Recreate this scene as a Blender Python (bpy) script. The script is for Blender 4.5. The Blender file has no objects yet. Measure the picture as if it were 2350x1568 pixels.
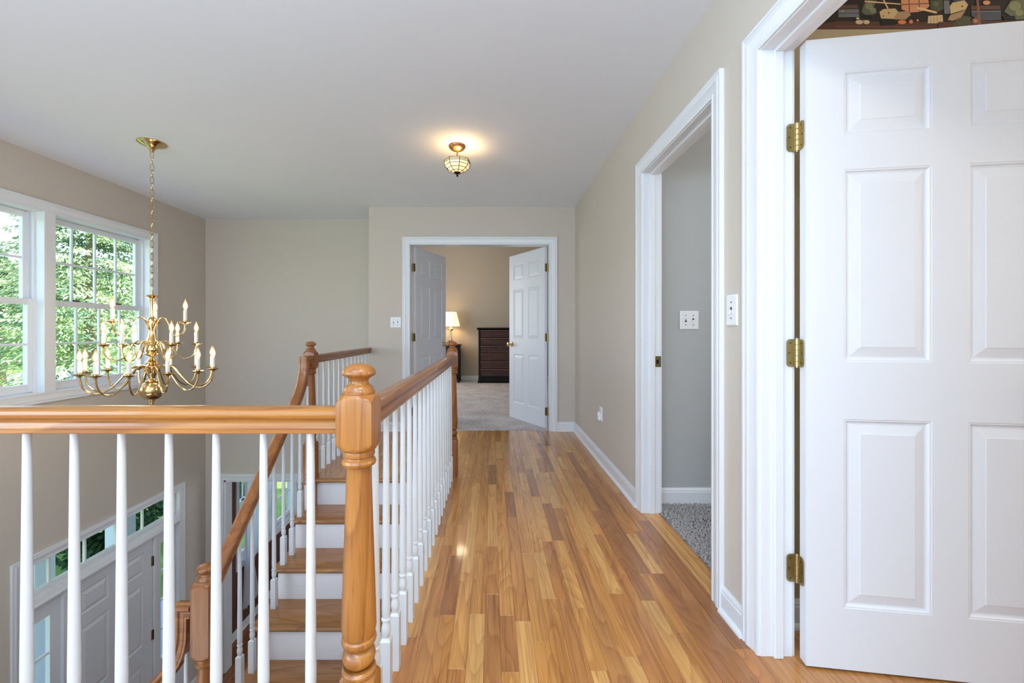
import bpy, bmesh, math, random
from mathutils import Vector, Matrix
random.seed(7)
C = bpy.context.scene.collection
SC = bpy.context.scene
PI = math.pi
R = math.radians

# ------------------------------------------------------------------ camera
CAMZ = 1.09
cd = bpy.data.cameras.new('camera')
cam = bpy.data.objects.new('camera', cd)
C.objects.link(cam)
cam.location = (0, 0, CAMZ)
cam.rotation_euler = (R(90), 0, 0)
cd.sensor_width = 36
cd.lens = 970 / 2350 * 36
cd.shift_x = (1175 - 1130) / 2350
cd.shift_y = -(784 - 760) / 2350
cd.clip_start = 0.05
cd.clip_end = 400
SC.camera = cam

# ------------------------------------------------------------------ view, world, sun, big lights
vs = SC.view_settings
vs.view_transform = 'Standard'
vs.look = 'None'
vs.gamma = 1
vs.use_curve_mapping = False
vs.exposure = 0.13
SC.cycles.max_bounces = 10
SC.cycles.diffuse_bounces = 6
SC.cycles.glossy_bounces = 4
SC.cycles.transparent_max_bounces = 16
SC.cycles.sample_clamp_indirect = 6

w = bpy.data.worlds.new('sky')
SC.world = w
w.use_nodes = True
nt = w.node_tree
sky = nt.nodes.new('ShaderNodeTexSky')
sky.sky_type = 'NISHITA'
sky.sun_disc = False
sky.sun_elevation = R(48)
sky.sun_rotation = R(100)
sky.air_density = 1.0
sky.dust_density = 1.2
nt.links.new(sky.outputs[0], nt.nodes['Background'].inputs[0])
nt.nodes['Background'].inputs[1].default_value = 0.75

def lamp(name, kind, loc, energy, color=(1, 1, 1), rot=(0, 0, 0), size=None, radius=None):
    l = bpy.data.lights.new(name, kind)
    l.energy = energy
    l.color = color
    if kind == 'AREA':
        l.shape = 'RECTANGLE'
        l.size, l.size_y = size
    elif kind == 'SUN':
        l.angle = R(0.8)
    elif radius is not None:
        l.shadow_soft_size = radius
    o = bpy.data.objects.new(name, l)
    o.location = loc
    o.rotation_euler = rot
    C.objects.link(o)
    return o

# the sun stands behind the house (over +x), so the front rooms get none of it directly
sd = Vector((-0.62, 0.22, -0.75))
lamp('sun', 'SUN', (30, -10, 40), 13, (1.0, 0.95, 0.86), sd.to_track_quat('-Z', 'Y').to_euler())
# added fill lights with no window or fixture, behind the camera and in unseen rooms
lamp('hall_rear_fill', 'AREA', (-1.2, -2.45, 1.30), 74, (0.58, 0.80, 1.0), (R(102), 0, 0), (4.2, 2.0))  # added fill from behind the camera; no window is built there
lamp('bedroom_fill', 'AREA', (-2.5, 7.0, 1.45), 46, (0.92, 0.96, 1.0), (R(90), 0, R(-90)), (2.2, 1.5))  # unseen panel added to brighten the bedroom from its left side
lamp('study_side_fill', 'AREA', (3.1, 0.9, 1.6), 22, (1.0, 0.88, 0.70), (R(90), 0, R(90)), (1.2, 1.2))  # added warm fill for the study wall and the gap behind the door
lamp('side_room_fill', 'AREA', (3.1, 2.1, 1.9), 24, (0.93, 0.97, 1.0), (R(90), 0, R(90)), (0.7, 1.2))  # added to lift the dim side room; no source is built
lamp('dining_room_fill', 'AREA', (-0.4, 7.0, -1.5), 26, (0.9, 0.96, 1.0), (R(90), 0, R(90)), (2.0, 1.6))  # fill added on the inner side of the dining room

lamp('hall_side_fill', 'AREA', (-3.35, -0.9, 1.30), 84, (0.64, 0.83, 1.0), (R(90), 0, R(-90)), (2.4, 1.5))  # unseen fill added on the left, brightens the near right wall
lamp('ceiling_bounce_fill', 'AREA', (-0.6, -0.7, 1.75), 84, (0.52, 0.77, 1.0), (R(180), 0, 0), (1.0, 1.0))  # added upward fill that brightens the near ceiling
lamp('study_front_fill', 'AREA', (2.05, -2.4, 1.35), 21, (0.72, 0.87, 1.0), (R(90), 0, 0), (1.8, 1.6))  # added to brighten the front of the near door
lamp('near_hall_down_fill', 'AREA', (0.25, 0.15, 2.40), 14, (1.0, 0.86, 0.66), (0, 0, 0), (0.35, 0.35))  # unseen downward fill added to brighten the near floor; no fixture
lamp('foyer_fill', 'AREA', (-2.2, 1.12, -0.9), 9, (0.88, 0.94, 1.0), (R(80), 0, 0), (1.8, 0.9))  # added fill for the front door and the lower left wall

# ------------------------------------------------------------------ mesh helper
class MB:
    def __init__(s):
        s.v = []; s.f = []; s.m = []
    def face(s, pts, m=0):
        b = len(s.v); s.v += [tuple(p) for p in pts]
        s.f.append(tuple(range(b, b + len(pts)))); s.m.append(m)
    def add(s, vs_, fs, m=0):
        b = len(s.v); s.v += [tuple(p) for p in vs_]
        for f in fs:
            s.f.append(tuple(b + i for i in f)); s.m.append(m)
    def box(s, x0, y0, z0, x1, y1, z1, m=0, c=0.0):
        x0, x1 = min(x0, x1), max(x0, x1); y0, y1 = min(y0, y1), max(y0, y1); z0, z1 = min(z0, z1), max(z0, z1)
        if c <= 0:
            s.add([(x0,y0,z0),(x1,y0,z0),(x1,y1,z0),(x0,y1,z0),(x0,y0,z1),(x1,y0,z1),(x1,y1,z1),(x0,y1,z1)],
                  [(3,2,1,0),(4,5,6,7),(0,1,5,4),(1,2,6,5),(2,3,7,6),(3,0,4,7)], m)
            return
        c = min(c, (x1-x0)*.45, (y1-y0)*.45, (z1-z0)*.45)
        X = (x0, x1); Y = (y0, y1); Z = (z0, z1)
        vv = []; idx = {}
        for i in (0, 1):
            for j in (0, 1):
                for k in (0, 1):
                    sx = 1 if i == 0 else -1; sy = 1 if j == 0 else -1; sz = 1 if k == 0 else -1
                    for a, p in enumerate(((X[i], Y[j]+sy*c, Z[k]+sz*c), (X[i]+sx*c, Y[j], Z[k]+sz*c), (X[i]+sx*c, Y[j]+sy*c, Z[k]))):
                        idx[(i, j, k, a)] = len(vv); vv.append(p)
        g = lambda i, j, k, a: idx[(i, j, k, a)]
        ff = []
        for i in (0, 1): ff.append((g(i,0,0,0), g(i,1,0,0), g(i,1,1,0), g(i,0,1,0)))
        for j in (0, 1): ff.append((g(0,j,0,1), g(1,j,0,1), g(1,j,1,1), g(0,j,1,1)))
        for k in (0, 1): ff.append((g(0,0,k,2), g(1,0,k,2), g(1,1,k,2), g(0,1,k,2)))
        for j in (0, 1):
            for k in (0, 1): ff.append((g(0,j,k,1), g(1,j,k,1), g(1,j,k,2), g(0,j,k,2)))
        for i in (0, 1):
            for k in (0, 1): ff.append((g(i,0,k,0), g(i,1,k,0), g(i,1,k,2), g(i,0,k,2)))
        for i in (0, 1):
            for j in (0, 1): ff.append((g(i,j,0,0), g(i,j,1,0), g(i,j,1,1), g(i,j,0,1)))
        for i in (0, 1):
            for j in (0, 1):
                for k in (0, 1): ff.append((g(i,j,k,0), g(i,j,k,1), g(i,j,k,2)))
        s.add(vv, ff, m)
    def lathe(s, prof, n=24, o=(0, 0, 0), m=0, sq=None):
        # prof: [(r, z)] from bottom to top (or any order)
        vv = []; ff = []
        k = len(prof)
        for i in range(n):
            a = 2 * PI * i / n
            for r, z in prof:
                vv.append((o[0] + r * math.cos(a), o[1] + r * math.sin(a), o[2] + z))
        for i in range(n):
            j = (i + 1) % n
            for q in range(k - 1):
                ff.append((i*k+q, j*k+q, j*k+q+1, i*k+q+1))
        if prof[0][0] > 1e-5: ff.append(tuple(i*k for i in range(n)))
        if prof[-1][0] > 1e-5: ff.append(tuple(i*k+k-1 for i in range(n)))
        s.add(vv, ff, m)
    def sweep(s, path, prof, S, m=0, caps=True, closed=False):
        S = Vector(S).normalized()
        P = [Vector(p) for p in path]; n = len(P); k = len(prof)
        vv = []
        for i in range(n):
            if closed:
                a = (P[i] - P[i-1]).normalized(); b = (P[(i+1) % n] - P[i]).normalized()
            else:
                a = (P[i] - P[i-1]).normalized() if i > 0 else None
                b = (P[i+1] - P[i]).normalized() if i < n-1 else None
                a = a or b; b = b or a
            ua = a.cross(S); ub = b.cross(S)
            u = (ua + ub).normalized()
            u = u / max(0.3, u.dot(ua))
            for q in prof: vv.append(P[i] + S*q[0] + u*q[1])
        ff = []
        for i in range(n if closed else n-1):
            i2 = (i+1) % n
            for q in range(k):
                q2 = (q+1) % k
                ff.append((i*k+q, i2*k+q, i2*k+q2, i*k+q2))
        if caps and not closed:
            ff.append(tuple(range(k))); ff.append(tuple((n-1)*k+q for q in range(k)))
        s.add(vv, ff, m)
    def tube(s, path, r, n=8, m=0, rads=None):
        P = [Vector(p) for p in path]
        up = Vector((0, 0, 1))
        vv = []; ff = []
        prev = None
        for i, p in enumerate(P):
            t = ((P[i] - P[i-1]).normalized() if i > 0 else Vector()) + ((P[i+1] - P[i]).normalized() if i < len(P)-1 else Vector())
            t.normalize()
            if prev is None:
                x = t.cross(up)
                if x.length < 1e-3: x = t.cross(Vector((0, 1, 0)))
            else:
                x = prev - t * prev.dot(t)
            x.normalize(); prev = x
            y = t.cross(x)
            rr = rads[i] if rads else r
            for q in range(n):
                a = 2*PI*q/n
                vv.append(p + x*math.cos(a)*rr + y*math.sin(a)*rr)
        for i in range(len(P)-1):
            for q in range(n):
                q2 = (q+1) % n
                ff.append((i*n+q, i*n+q2, (i+1)*n+q2, (i+1)*n+q))
        ff.append(tuple(range(n))); ff.append(tuple((len(P)-1)*n+q for q in range(n)))
        s.add(vv, ff, m)
    def prism(s, poly, axis, a, b, m=0):
        # poly of 2-D points extruded along axis from a to b
        def mk(p, t):
            return {'x': (t, p[0], p[1]), 'y': (p[0], t, p[1]), 'z': (p[0], p[1], t)}[axis]
        n = len(poly)
        vv = [mk(p, a) for p in poly] + [mk(p, b) for p in poly]
        ff = [tuple(range(n)), tuple(range(2*n-1, n-1, -1))] + [(i, (i+1) % n, n+(i+1) % n, n+i) for i in range(n)]
        s.add(vv, ff, m)
    def xf(s, M, start=0):
        s.v[start:] = [tuple(M @ Vector(p)) for p in s.v[start:]]
    def mesh(s, name, mats, smooth=True, angle=35, recalc=True):
        me = bpy.data.meshes.new(name)
        me.from_pydata(s.v, [], s.f)
        if not isinstance(mats, (list, tuple)): mats = [mats]
        for q in mats: me.materials.append(q)
        if len(mats) > 1: me.polygons.foreach_set('material_index', s.m)
        if recalc:
            bm = bmesh.new(); bm.from_mesh(me)
            bmesh.ops.recalc_face_normals(bm, faces=bm.faces[:])
            bm.to_mesh(me); bm.free()
        if smooth:
            me.polygons.foreach_set('use_smooth', [True]*len(me.polygons))
            me.set_sharp_from_angle(angle=R(angle))
        me.update()
        return me
    def build(s, name, mats, parent=None, smooth=True, angle=35, recalc=True):
        return obj(name, s.mesh(name, mats, smooth, angle, recalc), parent)

def obj(name, me, parent=None, loc=None, rot=None):
    o = bpy.data.objects.new(name, me)
    C.objects.link(o)
    if parent is not None: o.parent = parent
    if loc is not None: o.location = loc
    if rot is not None: o.rotation_euler = rot
    return o
def tag(o, label=None, cat=None, group=None, kind=None):
    if label: o['label'] = label
    if cat: o['category'] = cat
    if group: o['group'] = group
    if kind: o['kind'] = kind
    return o
def empty(name, loc=(0, 0, 0), rz=0.0):
    o = bpy.data.objects.new(name, None)
    o.empty_display_size = 0.1
    o.location = loc; o.rotation_euler = (0, 0, rz)
    C.objects.link(o)
    return o
def struct(o, label, cat):
    return tag(o, label, cat, kind='structure')
def copy_tree(o, parent=None):
    c = o.copy(); C.objects.link(c)
    if parent is not None: c.parent = parent
    for ch in list(o.children): copy_tree(ch, c)
    return c

# ------------------------------------------------------------------ materials
def srgb(r, g, b):
    f = lambda c: (c/255/12.92) if c/255 <= 0.04045 else ((c/255+0.055)/1.055)**2.4
    return (f(r), f(g), f(b), 1)
def mat(name, col, rough=0.5, metal=0.0, spec=0.5, coat=0.0, bump=None, emit=None, trans=0.0):
    m = bpy.data.materials.new(name); m.use_nodes = True
    n = m.node_tree.nodes; l = m.node_tree.links
    b = n['Principled BSDF']
    b.inputs['Base Color'].default_value = col if len(col) == 4 else (*col, 1)
    b.inputs['Roughness'].default_value = rough
    b.inputs['Metallic'].default_value = metal
    b.inputs['Specular IOR Level'].default_value = spec
    b.inputs['Coat Weight'].default_value = coat
    b.inputs['Coat Roughness'].default_value = 0.08
    b.inputs['Transmission Weight'].default_value = trans
    if emit:
        b.inputs['Emission Color'].default_value = (*emit[0], 1)
        b.inputs['Emission Strength'].default_value = emit[1]
    if bump:
        tc = n.new('ShaderNodeTexCoord'); nz = n.new('ShaderNodeTexNoise'); bp = n.new('ShaderNodeBump')
        nz.inputs['Scale'].default_value = bump[0]; nz.inputs['Detail'].default_value = 3
        bp.inputs['Strength'].default_value = bump[1]; bp.inputs['Distance'].default_value = bump[2]
        l.new(tc.outputs['Object'], nz.inputs['Vector']); l.new(nz.outputs[0], bp.inputs['Height'])
        l.new(bp.outputs[0], b.inputs['Normal'])
    return m

def wood(name, dark, mid, light, axis='x', rough=0.3, coat=0.35, ring=0.5, percolor=False, ringscale=7.0):
    """Solid timber: stretched noise whose contours make cathedral grain, with fine pores along the axis."""
    m = bpy.data.materials.new(name); m.use_nodes = True
    n = m.node_tree.nodes; l = m.node_tree.links
    b = n['Principled BSDF']
    tc = n.new('ShaderNodeTexCoord'); oi = n.new('ShaderNodeObjectInfo')
    off = n.new('ShaderNodeVectorMath'); off.operation = 'SCALE'
    off.inputs[0].default_value = (37.0, 23.0, 51.0)
    l.new(oi.outputs['Random'], off.inputs['Scale'])
    ad = n.new('ShaderNodeVectorMath'); ad.operation = 'ADD'
    l.new(tc.outputs['Object'], ad.inputs[0]); l.new(off.outputs[0], ad.inputs[1])
    def mapping(along, across):
        mp = n.new('ShaderNodeMapping')
        sc = [across]*3; sc['xyz'.index(axis)] = along
        mp.inputs['Scale'].default_value = sc
        l.new(ad.outputs[0], mp.inputs['Vector'])
        return mp
    m1 = mapping(1.1, 9.0)
    n1 = n.new('ShaderNodeTexNoise'); n1.inputs['Scale'].default_value = 1.0; n1.inputs['Detail'].default_value = 1.5; n1.inputs['Roughness'].default_value = 0.4
    l.new(m1.outputs[0], n1.inputs['Vector'])
    mu = n.new('ShaderNodeMath'); mu.operation = 'MULTIPLY'; mu.inputs[1].default_value = ringscale
    l.new(n1.outputs[0], mu.inputs[0])
    fr = n.new('ShaderNodeMath'); fr.operation = 'FRACT'; l.new(mu.outputs[0], fr.inputs[0])
    cr = n.new('ShaderNodeValToRGB')
    e = cr.color_ramp.elements
    e[0].position = 0.0; e[0].color = (0, 0, 0, 1); e[1].position = 1.0; e[1].color = (0, 0, 0, 1)
    q = e.new(0.72); q.color = (0.55, 0.55, 0.55, 1); q = e.new(0.92); q.color = (1, 1, 1, 1)
    l.new(fr.outputs[0], cr.inputs[0])
    m2 = mapping(5.0, 230.0)
    n2 = n.new('ShaderNodeTexNoise'); n2.inputs['Scale'].default_value = 1.0; n2.inputs['Detail'].default_value = 3
    l.new(m2.outputs[0], n2.inputs['Vector'])
    m3 = mapping(1.6, 22.0)
    n3 = n.new('ShaderNodeTexNoise'); n3.inputs['Scale'].default_value = 1.0; n3.inputs['Detail'].default_value = 2
    l.new(m3.outputs[0], n3.inputs['Vector'])
    c0 = n.new('ShaderNodeValToRGB')
    e = c0.color_ramp.elements
    e[0].position = 0.3; e[0].color = mid; e[1].position = 0.72; e[1].color = light
    l.new(n3.outputs[0], c0.inputs[0])
    base = c0.outputs[0]
    if percolor:
        mx = n.new('ShaderNodeMix'); mx.data_type = 'RGBA'; mx.blend_type = 'MULTIPLY'; mx.inputs[0].default_value = 1
        l.new(base, mx.inputs[6]); l.new(oi.outputs['Color'], mx.inputs[7]); base = mx.outputs[2]
    def mixdark(src, fac_socket, k, col):
        mm = n.new('ShaderNodeMath'); mm.operation = 'MULTIPLY'; mm.inputs[1].default_value = k
        l.new(fac_socket, mm.inputs[0])
        mx = n.new('ShaderNodeMix'); mx.data_type = 'RGBA'; mx.blend_type = 'MULTIPLY'
        l.new(mm.outputs[0], mx.inputs[0]); l.new(src, mx.inputs[6]); mx.inputs[7].default_value = col
        return mx.outputs[2]
    base = mixdark(base, cr.outputs[0], ring, dark)
    if percolor:
        m4 = mapping(0.9, 48.0)
        n4 = n.new('ShaderNodeTexNoise'); n4.inputs['Scale'].default_value = 1.0; n4.inputs['Detail'].default_value = 4; n4.inputs['Roughness'].default_value = 0.6
        l.new(m4.outputs[0], n4.inputs['Vector'])
        r4 = n.new('ShaderNodeValToRGB'); e4 = r4.color_ramp.elements
        e4[0].position = 0.52; e4[0].color = (0, 0, 0, 1); e4[1].position = 0.74; e4[1].color = (1, 1, 1, 1)
        l.new(n4.outputs[0], r4.inputs[0])
        base = mixdark(base, r4.outputs[0], 0.75, dark)
    fi = n.new('ShaderNodeValToRGB'); e = fi.color_ramp.elements
    e[0].position = 0.5; e[0].color = (0, 0, 0, 1); e[1].position = 0.75; e[1].color = (1, 1, 1, 1)
    l.new(n2.outputs[0], fi.inputs[0])
    base = mixdark(base, fi.outputs[0], 0.45, dark)
    l.new(base, b.inputs['Base Color'])
    b.inputs['Roughness'].default_value = rough
    b.inputs['Coat Weight'].default_value = coat
    b.inputs['Coat Roughness'].default_value = 0.07
    bp = n.new('ShaderNodeBump'); bp.inputs['Strength'].default_value = 0.06; bp.inputs['Distance'].default_value = 0.001
    l.new(n2.outputs[0], bp.inputs['Height']); l.new(bp.outputs[0], b.inputs['Normal'])
    return m

M = {}
M['wall'] = mat('wall_paint', srgb(202, 193, 182), 0.85, bump=(420, 0.08, 0.001))
M['ceil'] = mat('ceiling_paint', srgb(232, 237, 247), 0.9, bump=(300, 0.1, 0.001))
M['trim'] = mat('trim_paint', srgb(228, 231, 236), 0.32)
M['door'] = mat('door_paint', srgb(220, 223, 229), 0.42, bump=(90, 0.12, 0.001))
M['baluster'] = mat('baluster_paint', srgb(213, 217, 222), 0.3)
M['riser'] = mat('riser_paint', srgb(236, 236, 240), 0.4)
M['bed_wall'] = mat('bedroom_wall_tan', srgb(190, 179, 160), 0.85, bump=(420, 0.08, 0.001))  # darker tan than the hall walls
M['grey_wall'] = mat('side_wall_grey', srgb(176, 178, 178), 0.85, bump=(420, 0.08, 0.001))  # greyer than the hall wall colour
M['tan_wall'] = mat('tan_paint', srgb(176, 160, 128), 0.85)
M['brown_wall'] = mat('red_brown_paint', srgb(96, 60, 50), 0.8)
M['plastic'] = mat('white_plastic', srgb(236, 238, 242), 0.3)
M['slot'] = mat('dark_slot', srgb(70, 68, 66), 0.6)
D_, MI, LI = srgb(150, 95, 48), srgb(196, 134, 74), srgb(214, 154, 92)
for ax in 'xyz':
    M['oak_'+ax] = wood('honey_oak_'+ax, srgb(158, 106, 60), srgb(164, 105, 43), srgb(180, 121, 54), ax, 0.32, 0.3, 0.45)
    M['oakd_'+ax] = wood('brown_oak_'+ax, srgb(150, 106, 70), srgb(146, 88, 40), srgb(168, 107, 54), ax, 0.32, 0.3, 0.45)
M['plank'] = wood('oak_floor', srgb(172, 124, 82), srgb(226, 226, 224), srgb(254, 254, 254), 'y', 0.27, 0.38, 0.36, True, 13.0)
M['tread'] = wood('oak_tread', srgb(160, 110, 72), srgb(156, 106, 58), srgb(176, 126, 74), 'x', 0.3, 0.4, 0.45)
M['subfloor'] = mat('subfloor_dark', srgb(90, 56, 30), 0.7)
M['brass'] = mat('polished_brass', (0.66, 0.48, 0.23, 1), 0.16, 1.0)
M['old_brass'] = mat('aged_brass', (0.34, 0.27, 0.13, 1), 0.4, 1.0)
M['knuckle'] = mat('worn_brass', (0.55, 0.46, 0.26, 1), 0.3, 1.0)
M['dark_brass'] = mat('dark_bronze', (0.16, 0.11, 0.06, 1), 0.4, 1.0)
M['bronze'] = mat('copper_bronze', (0.48, 0.25, 0.12, 1), 0.3, 1.0)
M['lead'] = mat('lead_came', srgb(70, 50, 30), 0.5, 0.6)
M['black'] = mat('black_metal', srgb(18, 16, 15), 0.4)
M['sleeve'] = mat('candle_sleeve', srgb(244, 236, 226), 0.5)
M['bulb'] = mat('bulb_core', (1, 0.9, 0.75, 1), 0.3, emit=((1.0, 0.86, 0.62), 14.0))
def envelope():
    m = bpy.data.materials.new('bulb_glass'); m.use_nodes = True
    n = m.node_tree.nodes; l = m.node_tree.links
    n.remove(n['Principled BSDF'])
    t = n.new('ShaderNodeBsdfTransparent'); t.inputs[0].default_value = (1, 0.93, 0.8, 1)
    e = n.new('ShaderNodeEmission'); e.inputs[0].default_value = (1.0, 0.55, 0.22, 1); e.inputs[1].default_value = 1.3
    mx = n.new('ShaderNodeMixShader'); mx.inputs[0].default_value = 0.5
    l.new(t.outputs[0], mx.inputs[1]); l.new(e.outputs[0], mx.inputs[2]); l.new(mx.outputs[0], n['Material Output'].inputs[0])
    return m
M['envelope'] = envelope()
M['amber'] = mat('lit_amber_glass', (1.0, 0.86, 0.55, 1), 0.3, emit=((1.0, 0.72, 0.32), 0.75))
M['shade'] = mat('lit_lamp_shade', srgb(250, 236, 205), 0.7, emit=((1.0, 0.74, 0.42), 1.15))
M['darkwood'] = wood('dark_mahogany', srgb(90, 60, 50), srgb(58, 31, 23), srgb(82, 48, 36), 'x', 0.5, 0.0, 0.5)
M['edgewood'] = mat('mahogany_edge', srgb(104, 66, 50), 0.4)
M['blackwood'] = mat('black_stained_wood', srgb(16, 12, 11), 0.5, spec=0.25)
M['sheer'] = mat('sheer_fabric', srgb(232, 234, 242), 0.8)
M['fabric'] = mat('grey_upholstery', srgb(86, 82, 84), 0.9)
M['porch'] = mat('porch_concrete', srgb(196, 198, 200), 0.8)
M['siding'] = mat('white_siding', srgb(225, 228, 232), 0.7)
M['roof'] = mat('grey_roof', srgb(110, 112, 118), 0.9)
M['asphalt'] = mat('asphalt', srgb(130, 134, 142), 0.9)
M['bark'] = mat('bark', srgb(120, 108, 92), 0.9)

def carpet_mat(name, dark, light, sc):
    m = mat(name, light, 1.0)
    n = m.node_tree.nodes; l = m.node_tree.links; b = n['Principled BSDF']
    b.inputs['Specular IOR Level'].default_value = 0.1
    tc = n.new('ShaderNodeTexCoord'); nz = n.new('ShaderNodeTexNoise'); nz.inputs['Scale'].default_value = sc; nz.inputs['Detail'].default_value = 4
    n2 = n.new('ShaderNodeTexNoise'); n2.inputs['Scale'].default_value = 3.5; n2.inputs['Detail'].default_value = 3
    ad = n.new('ShaderNodeMath'); ad.operation = 'MULTIPLY_ADD'; ad.inputs[1].default_value = 0.35
    cr = n.new('ShaderNodeValToRGB'); cr.color_ramp.elements[0].position = 0.5; cr.color_ramp.elements[1].position = 0.78
    cr.color_ramp.elements[0].color = dark; cr.color_ramp.elements[1].color = light
    l.new(tc.outputs['Object'], nz.inputs['Vector']); l.new(tc.outputs['Object'], n2.inputs['Vector'])
    l.new(n2.outputs[0], ad.inputs[0]); l.new(nz.outputs[0], ad.inputs[2]); l.new(ad.outputs[0], cr.inputs[0])
    l.new(cr.outputs[0], b.inputs['Base Color'])
    bp = n.new('ShaderNodeBump'); bp.inputs['Strength'].default_value = 0.8; bp.inputs['Distance'].default_value = 0.006
    l.new(nz.outputs[0], bp.inputs['Height']); l.new(bp.outputs[0], b.inputs['Normal'])
    return m
M['carpet'] = carpet_mat('beige_grey_carpet', srgb(158, 153, 153), srgb(218, 212, 210), 90)
M['tuft'] = mat('grey_carpet_tuft', srgb(186, 181, 180), 1.0, spec=0.1)
M['carpet_dark'] = carpet_mat('grey_shag_carpet', srgb(84, 80, 80), srgb(160, 155, 154), 70)

def glass_mat(name, tint, refl):
    m = bpy.data.materials.new(name); m.use_nodes = True
    n = m.node_tree.nodes; l = m.node_tree.links
    n.remove(n['Principled BSDF'])
    t = n.new('ShaderNodeBsdfTransparent'); t.inputs[0].default_value = tint
    g = n.new('ShaderNodeBsdfGlossy'); g.inputs['Roughness'].default_value = 0.02
    mx = n.new('ShaderNodeMixShader'); mx.inputs[0].default_value = refl
    l.new(t.outputs[0], mx.inputs[1]); l.new(g.outputs[0], mx.inputs[2]); l.new(mx.outputs[0], n['Material Output'].inputs[0])
    return m
M['glass'] = glass_mat('window_glass', (0.95, 0.98, 0.97, 1), 0.06)
M['clear'] = glass_mat('clear_lamp_glass', (0.95, 0.95, 0.92, 1), 0.18)

def lawn_mat():
    m = mat('lawn_grass', srgb(120, 160, 70), 0.95, spec=0.1)
    n = m.node_tree.nodes; l = m.node_tree.links
    tc = n.new('ShaderNodeTexCoord'); nz = n.new('ShaderNodeTexNoise'); nz.inputs['Scale'].default_value = 1.4; nz.inputs['Detail'].default_value = 6
    cr = n.new('ShaderNodeValToRGB'); cr.color_ramp.elements[0].position = 0.35; cr.color_ramp.elements[1].position = 0.7
    cr.color_ramp.elements[0].color = srgb(92, 130, 62); cr.color_ramp.elements[1].color = srgb(150, 178, 92)
    l.new(tc.outputs['Object'], nz.inputs['Vector']); l.new(nz.outputs[0], cr.inputs[0]); l.new(cr.outputs[0], n['Principled BSDF'].inputs['Base Color'])
    return m
M['lawn'] = lawn_mat()
def leaf_mat(name, a, b_):
    m = bpy.data.materials.new(name); m.use_nodes = True
    n = m.node_tree.nodes; l = m.node_tree.links
    n.remove(n['Principled BSDF'])
    tc = n.new('ShaderNodeTexCoord'); nz = n.new('ShaderNodeTexNoise'); nz.inputs['Scale'].default_value = 1.2; nz.inputs['Detail'].default_value = 5
    cr = n.new('ShaderNodeValToRGB'); cr.color_ramp.elements[0].position = 0.35; cr.color_ramp.elements[1].position = 0.66
    cr.color_ramp.elements[0].color = a; cr.color_ramp.elements[1].color = b_
    d = n.new('ShaderNodeBsdfDiffuse'); t = n.new('ShaderNodeBsdfTranslucent'); mx = n.new('ShaderNodeMixShader'); mx.inputs[0].default_value = 0.28
    l.new(tc.outputs['Object'], nz.inputs['Vector']); l.new(nz.outputs[0], cr.inputs[0])
    l.new(cr.outputs[0], d.inputs[0]); l.new(cr.outputs[0], t.inputs[0])
    l.new(d.outputs[0], mx.inputs[1]); l.new(t.outputs[0], mx.inputs[2]); l.new(mx.outputs[0], n['Material Output'].inputs[0])
    return m
def sheer_mat():
    m = bpy.data.materials.new('sheer_curtain'); m.use_nodes = True
    n = m.node_tree.nodes; l = m.node_tree.links
    n.remove(n['Principled BSDF'])
    d = n.new('ShaderNodeBsdfDiffuse'); t = n.new('ShaderNodeBsdfTranslucent'); mx = n.new('ShaderNodeMixShader'); mx.inputs[0].default_value = 0.5
    d.inputs[0].default_value = t.inputs[0].default_value = srgb(238, 240, 246)
    l.new(d.outputs[0], mx.inputs[1]); l.new(t.outputs[0], mx.inputs[2]); l.new(mx.outputs[0], n['Material Output'].inputs[0])
    return m
M['sheer_curtain'] = sheer_mat()
M['leaf'] = leaf_mat('spruce_needles', srgb(92, 128, 106), srgb(196, 212, 162))
M['leaf2'] = leaf_mat('maple_leaves', srgb(136, 168, 112), srgb(212, 226, 168))
M['shrub'] = leaf_mat('dark_shrub_leaves', srgb(44, 70, 54), srgb(86, 116, 78))

# ------------------------------------------------------------------ dimensions
CEIL = 2.44
BC = 3.10                     # bedroom ceiling
XL, XR = -3.46, 0.90          # stairwell outer wall, hall right wall
WT = 0.103                    # thickness of the hall right wall
YE, YB, YR = 4.60, 5.10, -2.65
XE = -1.345                   # left end of the hall end wall
FZ = -3.04                    # foyer floor
RISE, RUN = 0.2027, 0.235
YN = 3.13                     # nosing of the landing
XS = -1.34                    # line of the stair balusters
XW = -0.36                    # wall under the hall edge
D1 = (1.724, 2.525); D2 = (0.595, 1.414)   # doorways in the hall right wall
def xrail(y):                 # line of the hall balustrade
    return -0.317 + (y - 1.005) * (0.014 / 2.19)

# ------------------------------------------------------------------ structure: walls
def wall(name, label, boxes, m='wall'):
    b = MB()
    for q in boxes: b.box(*q)
    return struct(b.build(name, M[m], smooth=False), label, 'wall')

W1 = (2.27, 4.29, 0.60, 2.03)       # window pair (y0, y1, z0, z1)
DU = (3.09, 4.68, FZ, -0.655)       # front door unit
DW = (5.75, 7.45, -2.10, -0.55)     # dining room window
def left_wall_boxes(y0, y1, holes, z0, z1, x0, x1):
    out = []
    ys = sorted({y0, y1, *[h[0] for h in holes], *[h[1] for h in holes]})
    for a, b in zip(ys, ys[1:]):
        hs = sorted([h for h in holes if h[0] <= a and h[1] >= b], key=lambda h: h[2])
        z = z0
        for h in hs:
            if h[2] > z: out.append((x0, a, z, x1, b, h[2]))
            z = h[3]
        if z < z1: out.append((x0, a, z, x1, b, z1))
    return out
wall('wall_left', 'tall beige stairwell wall with the windows and front door', left_wall_boxes(YR, YB, [W1, DU], FZ, CEIL, XL-0.16, XL))
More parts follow.
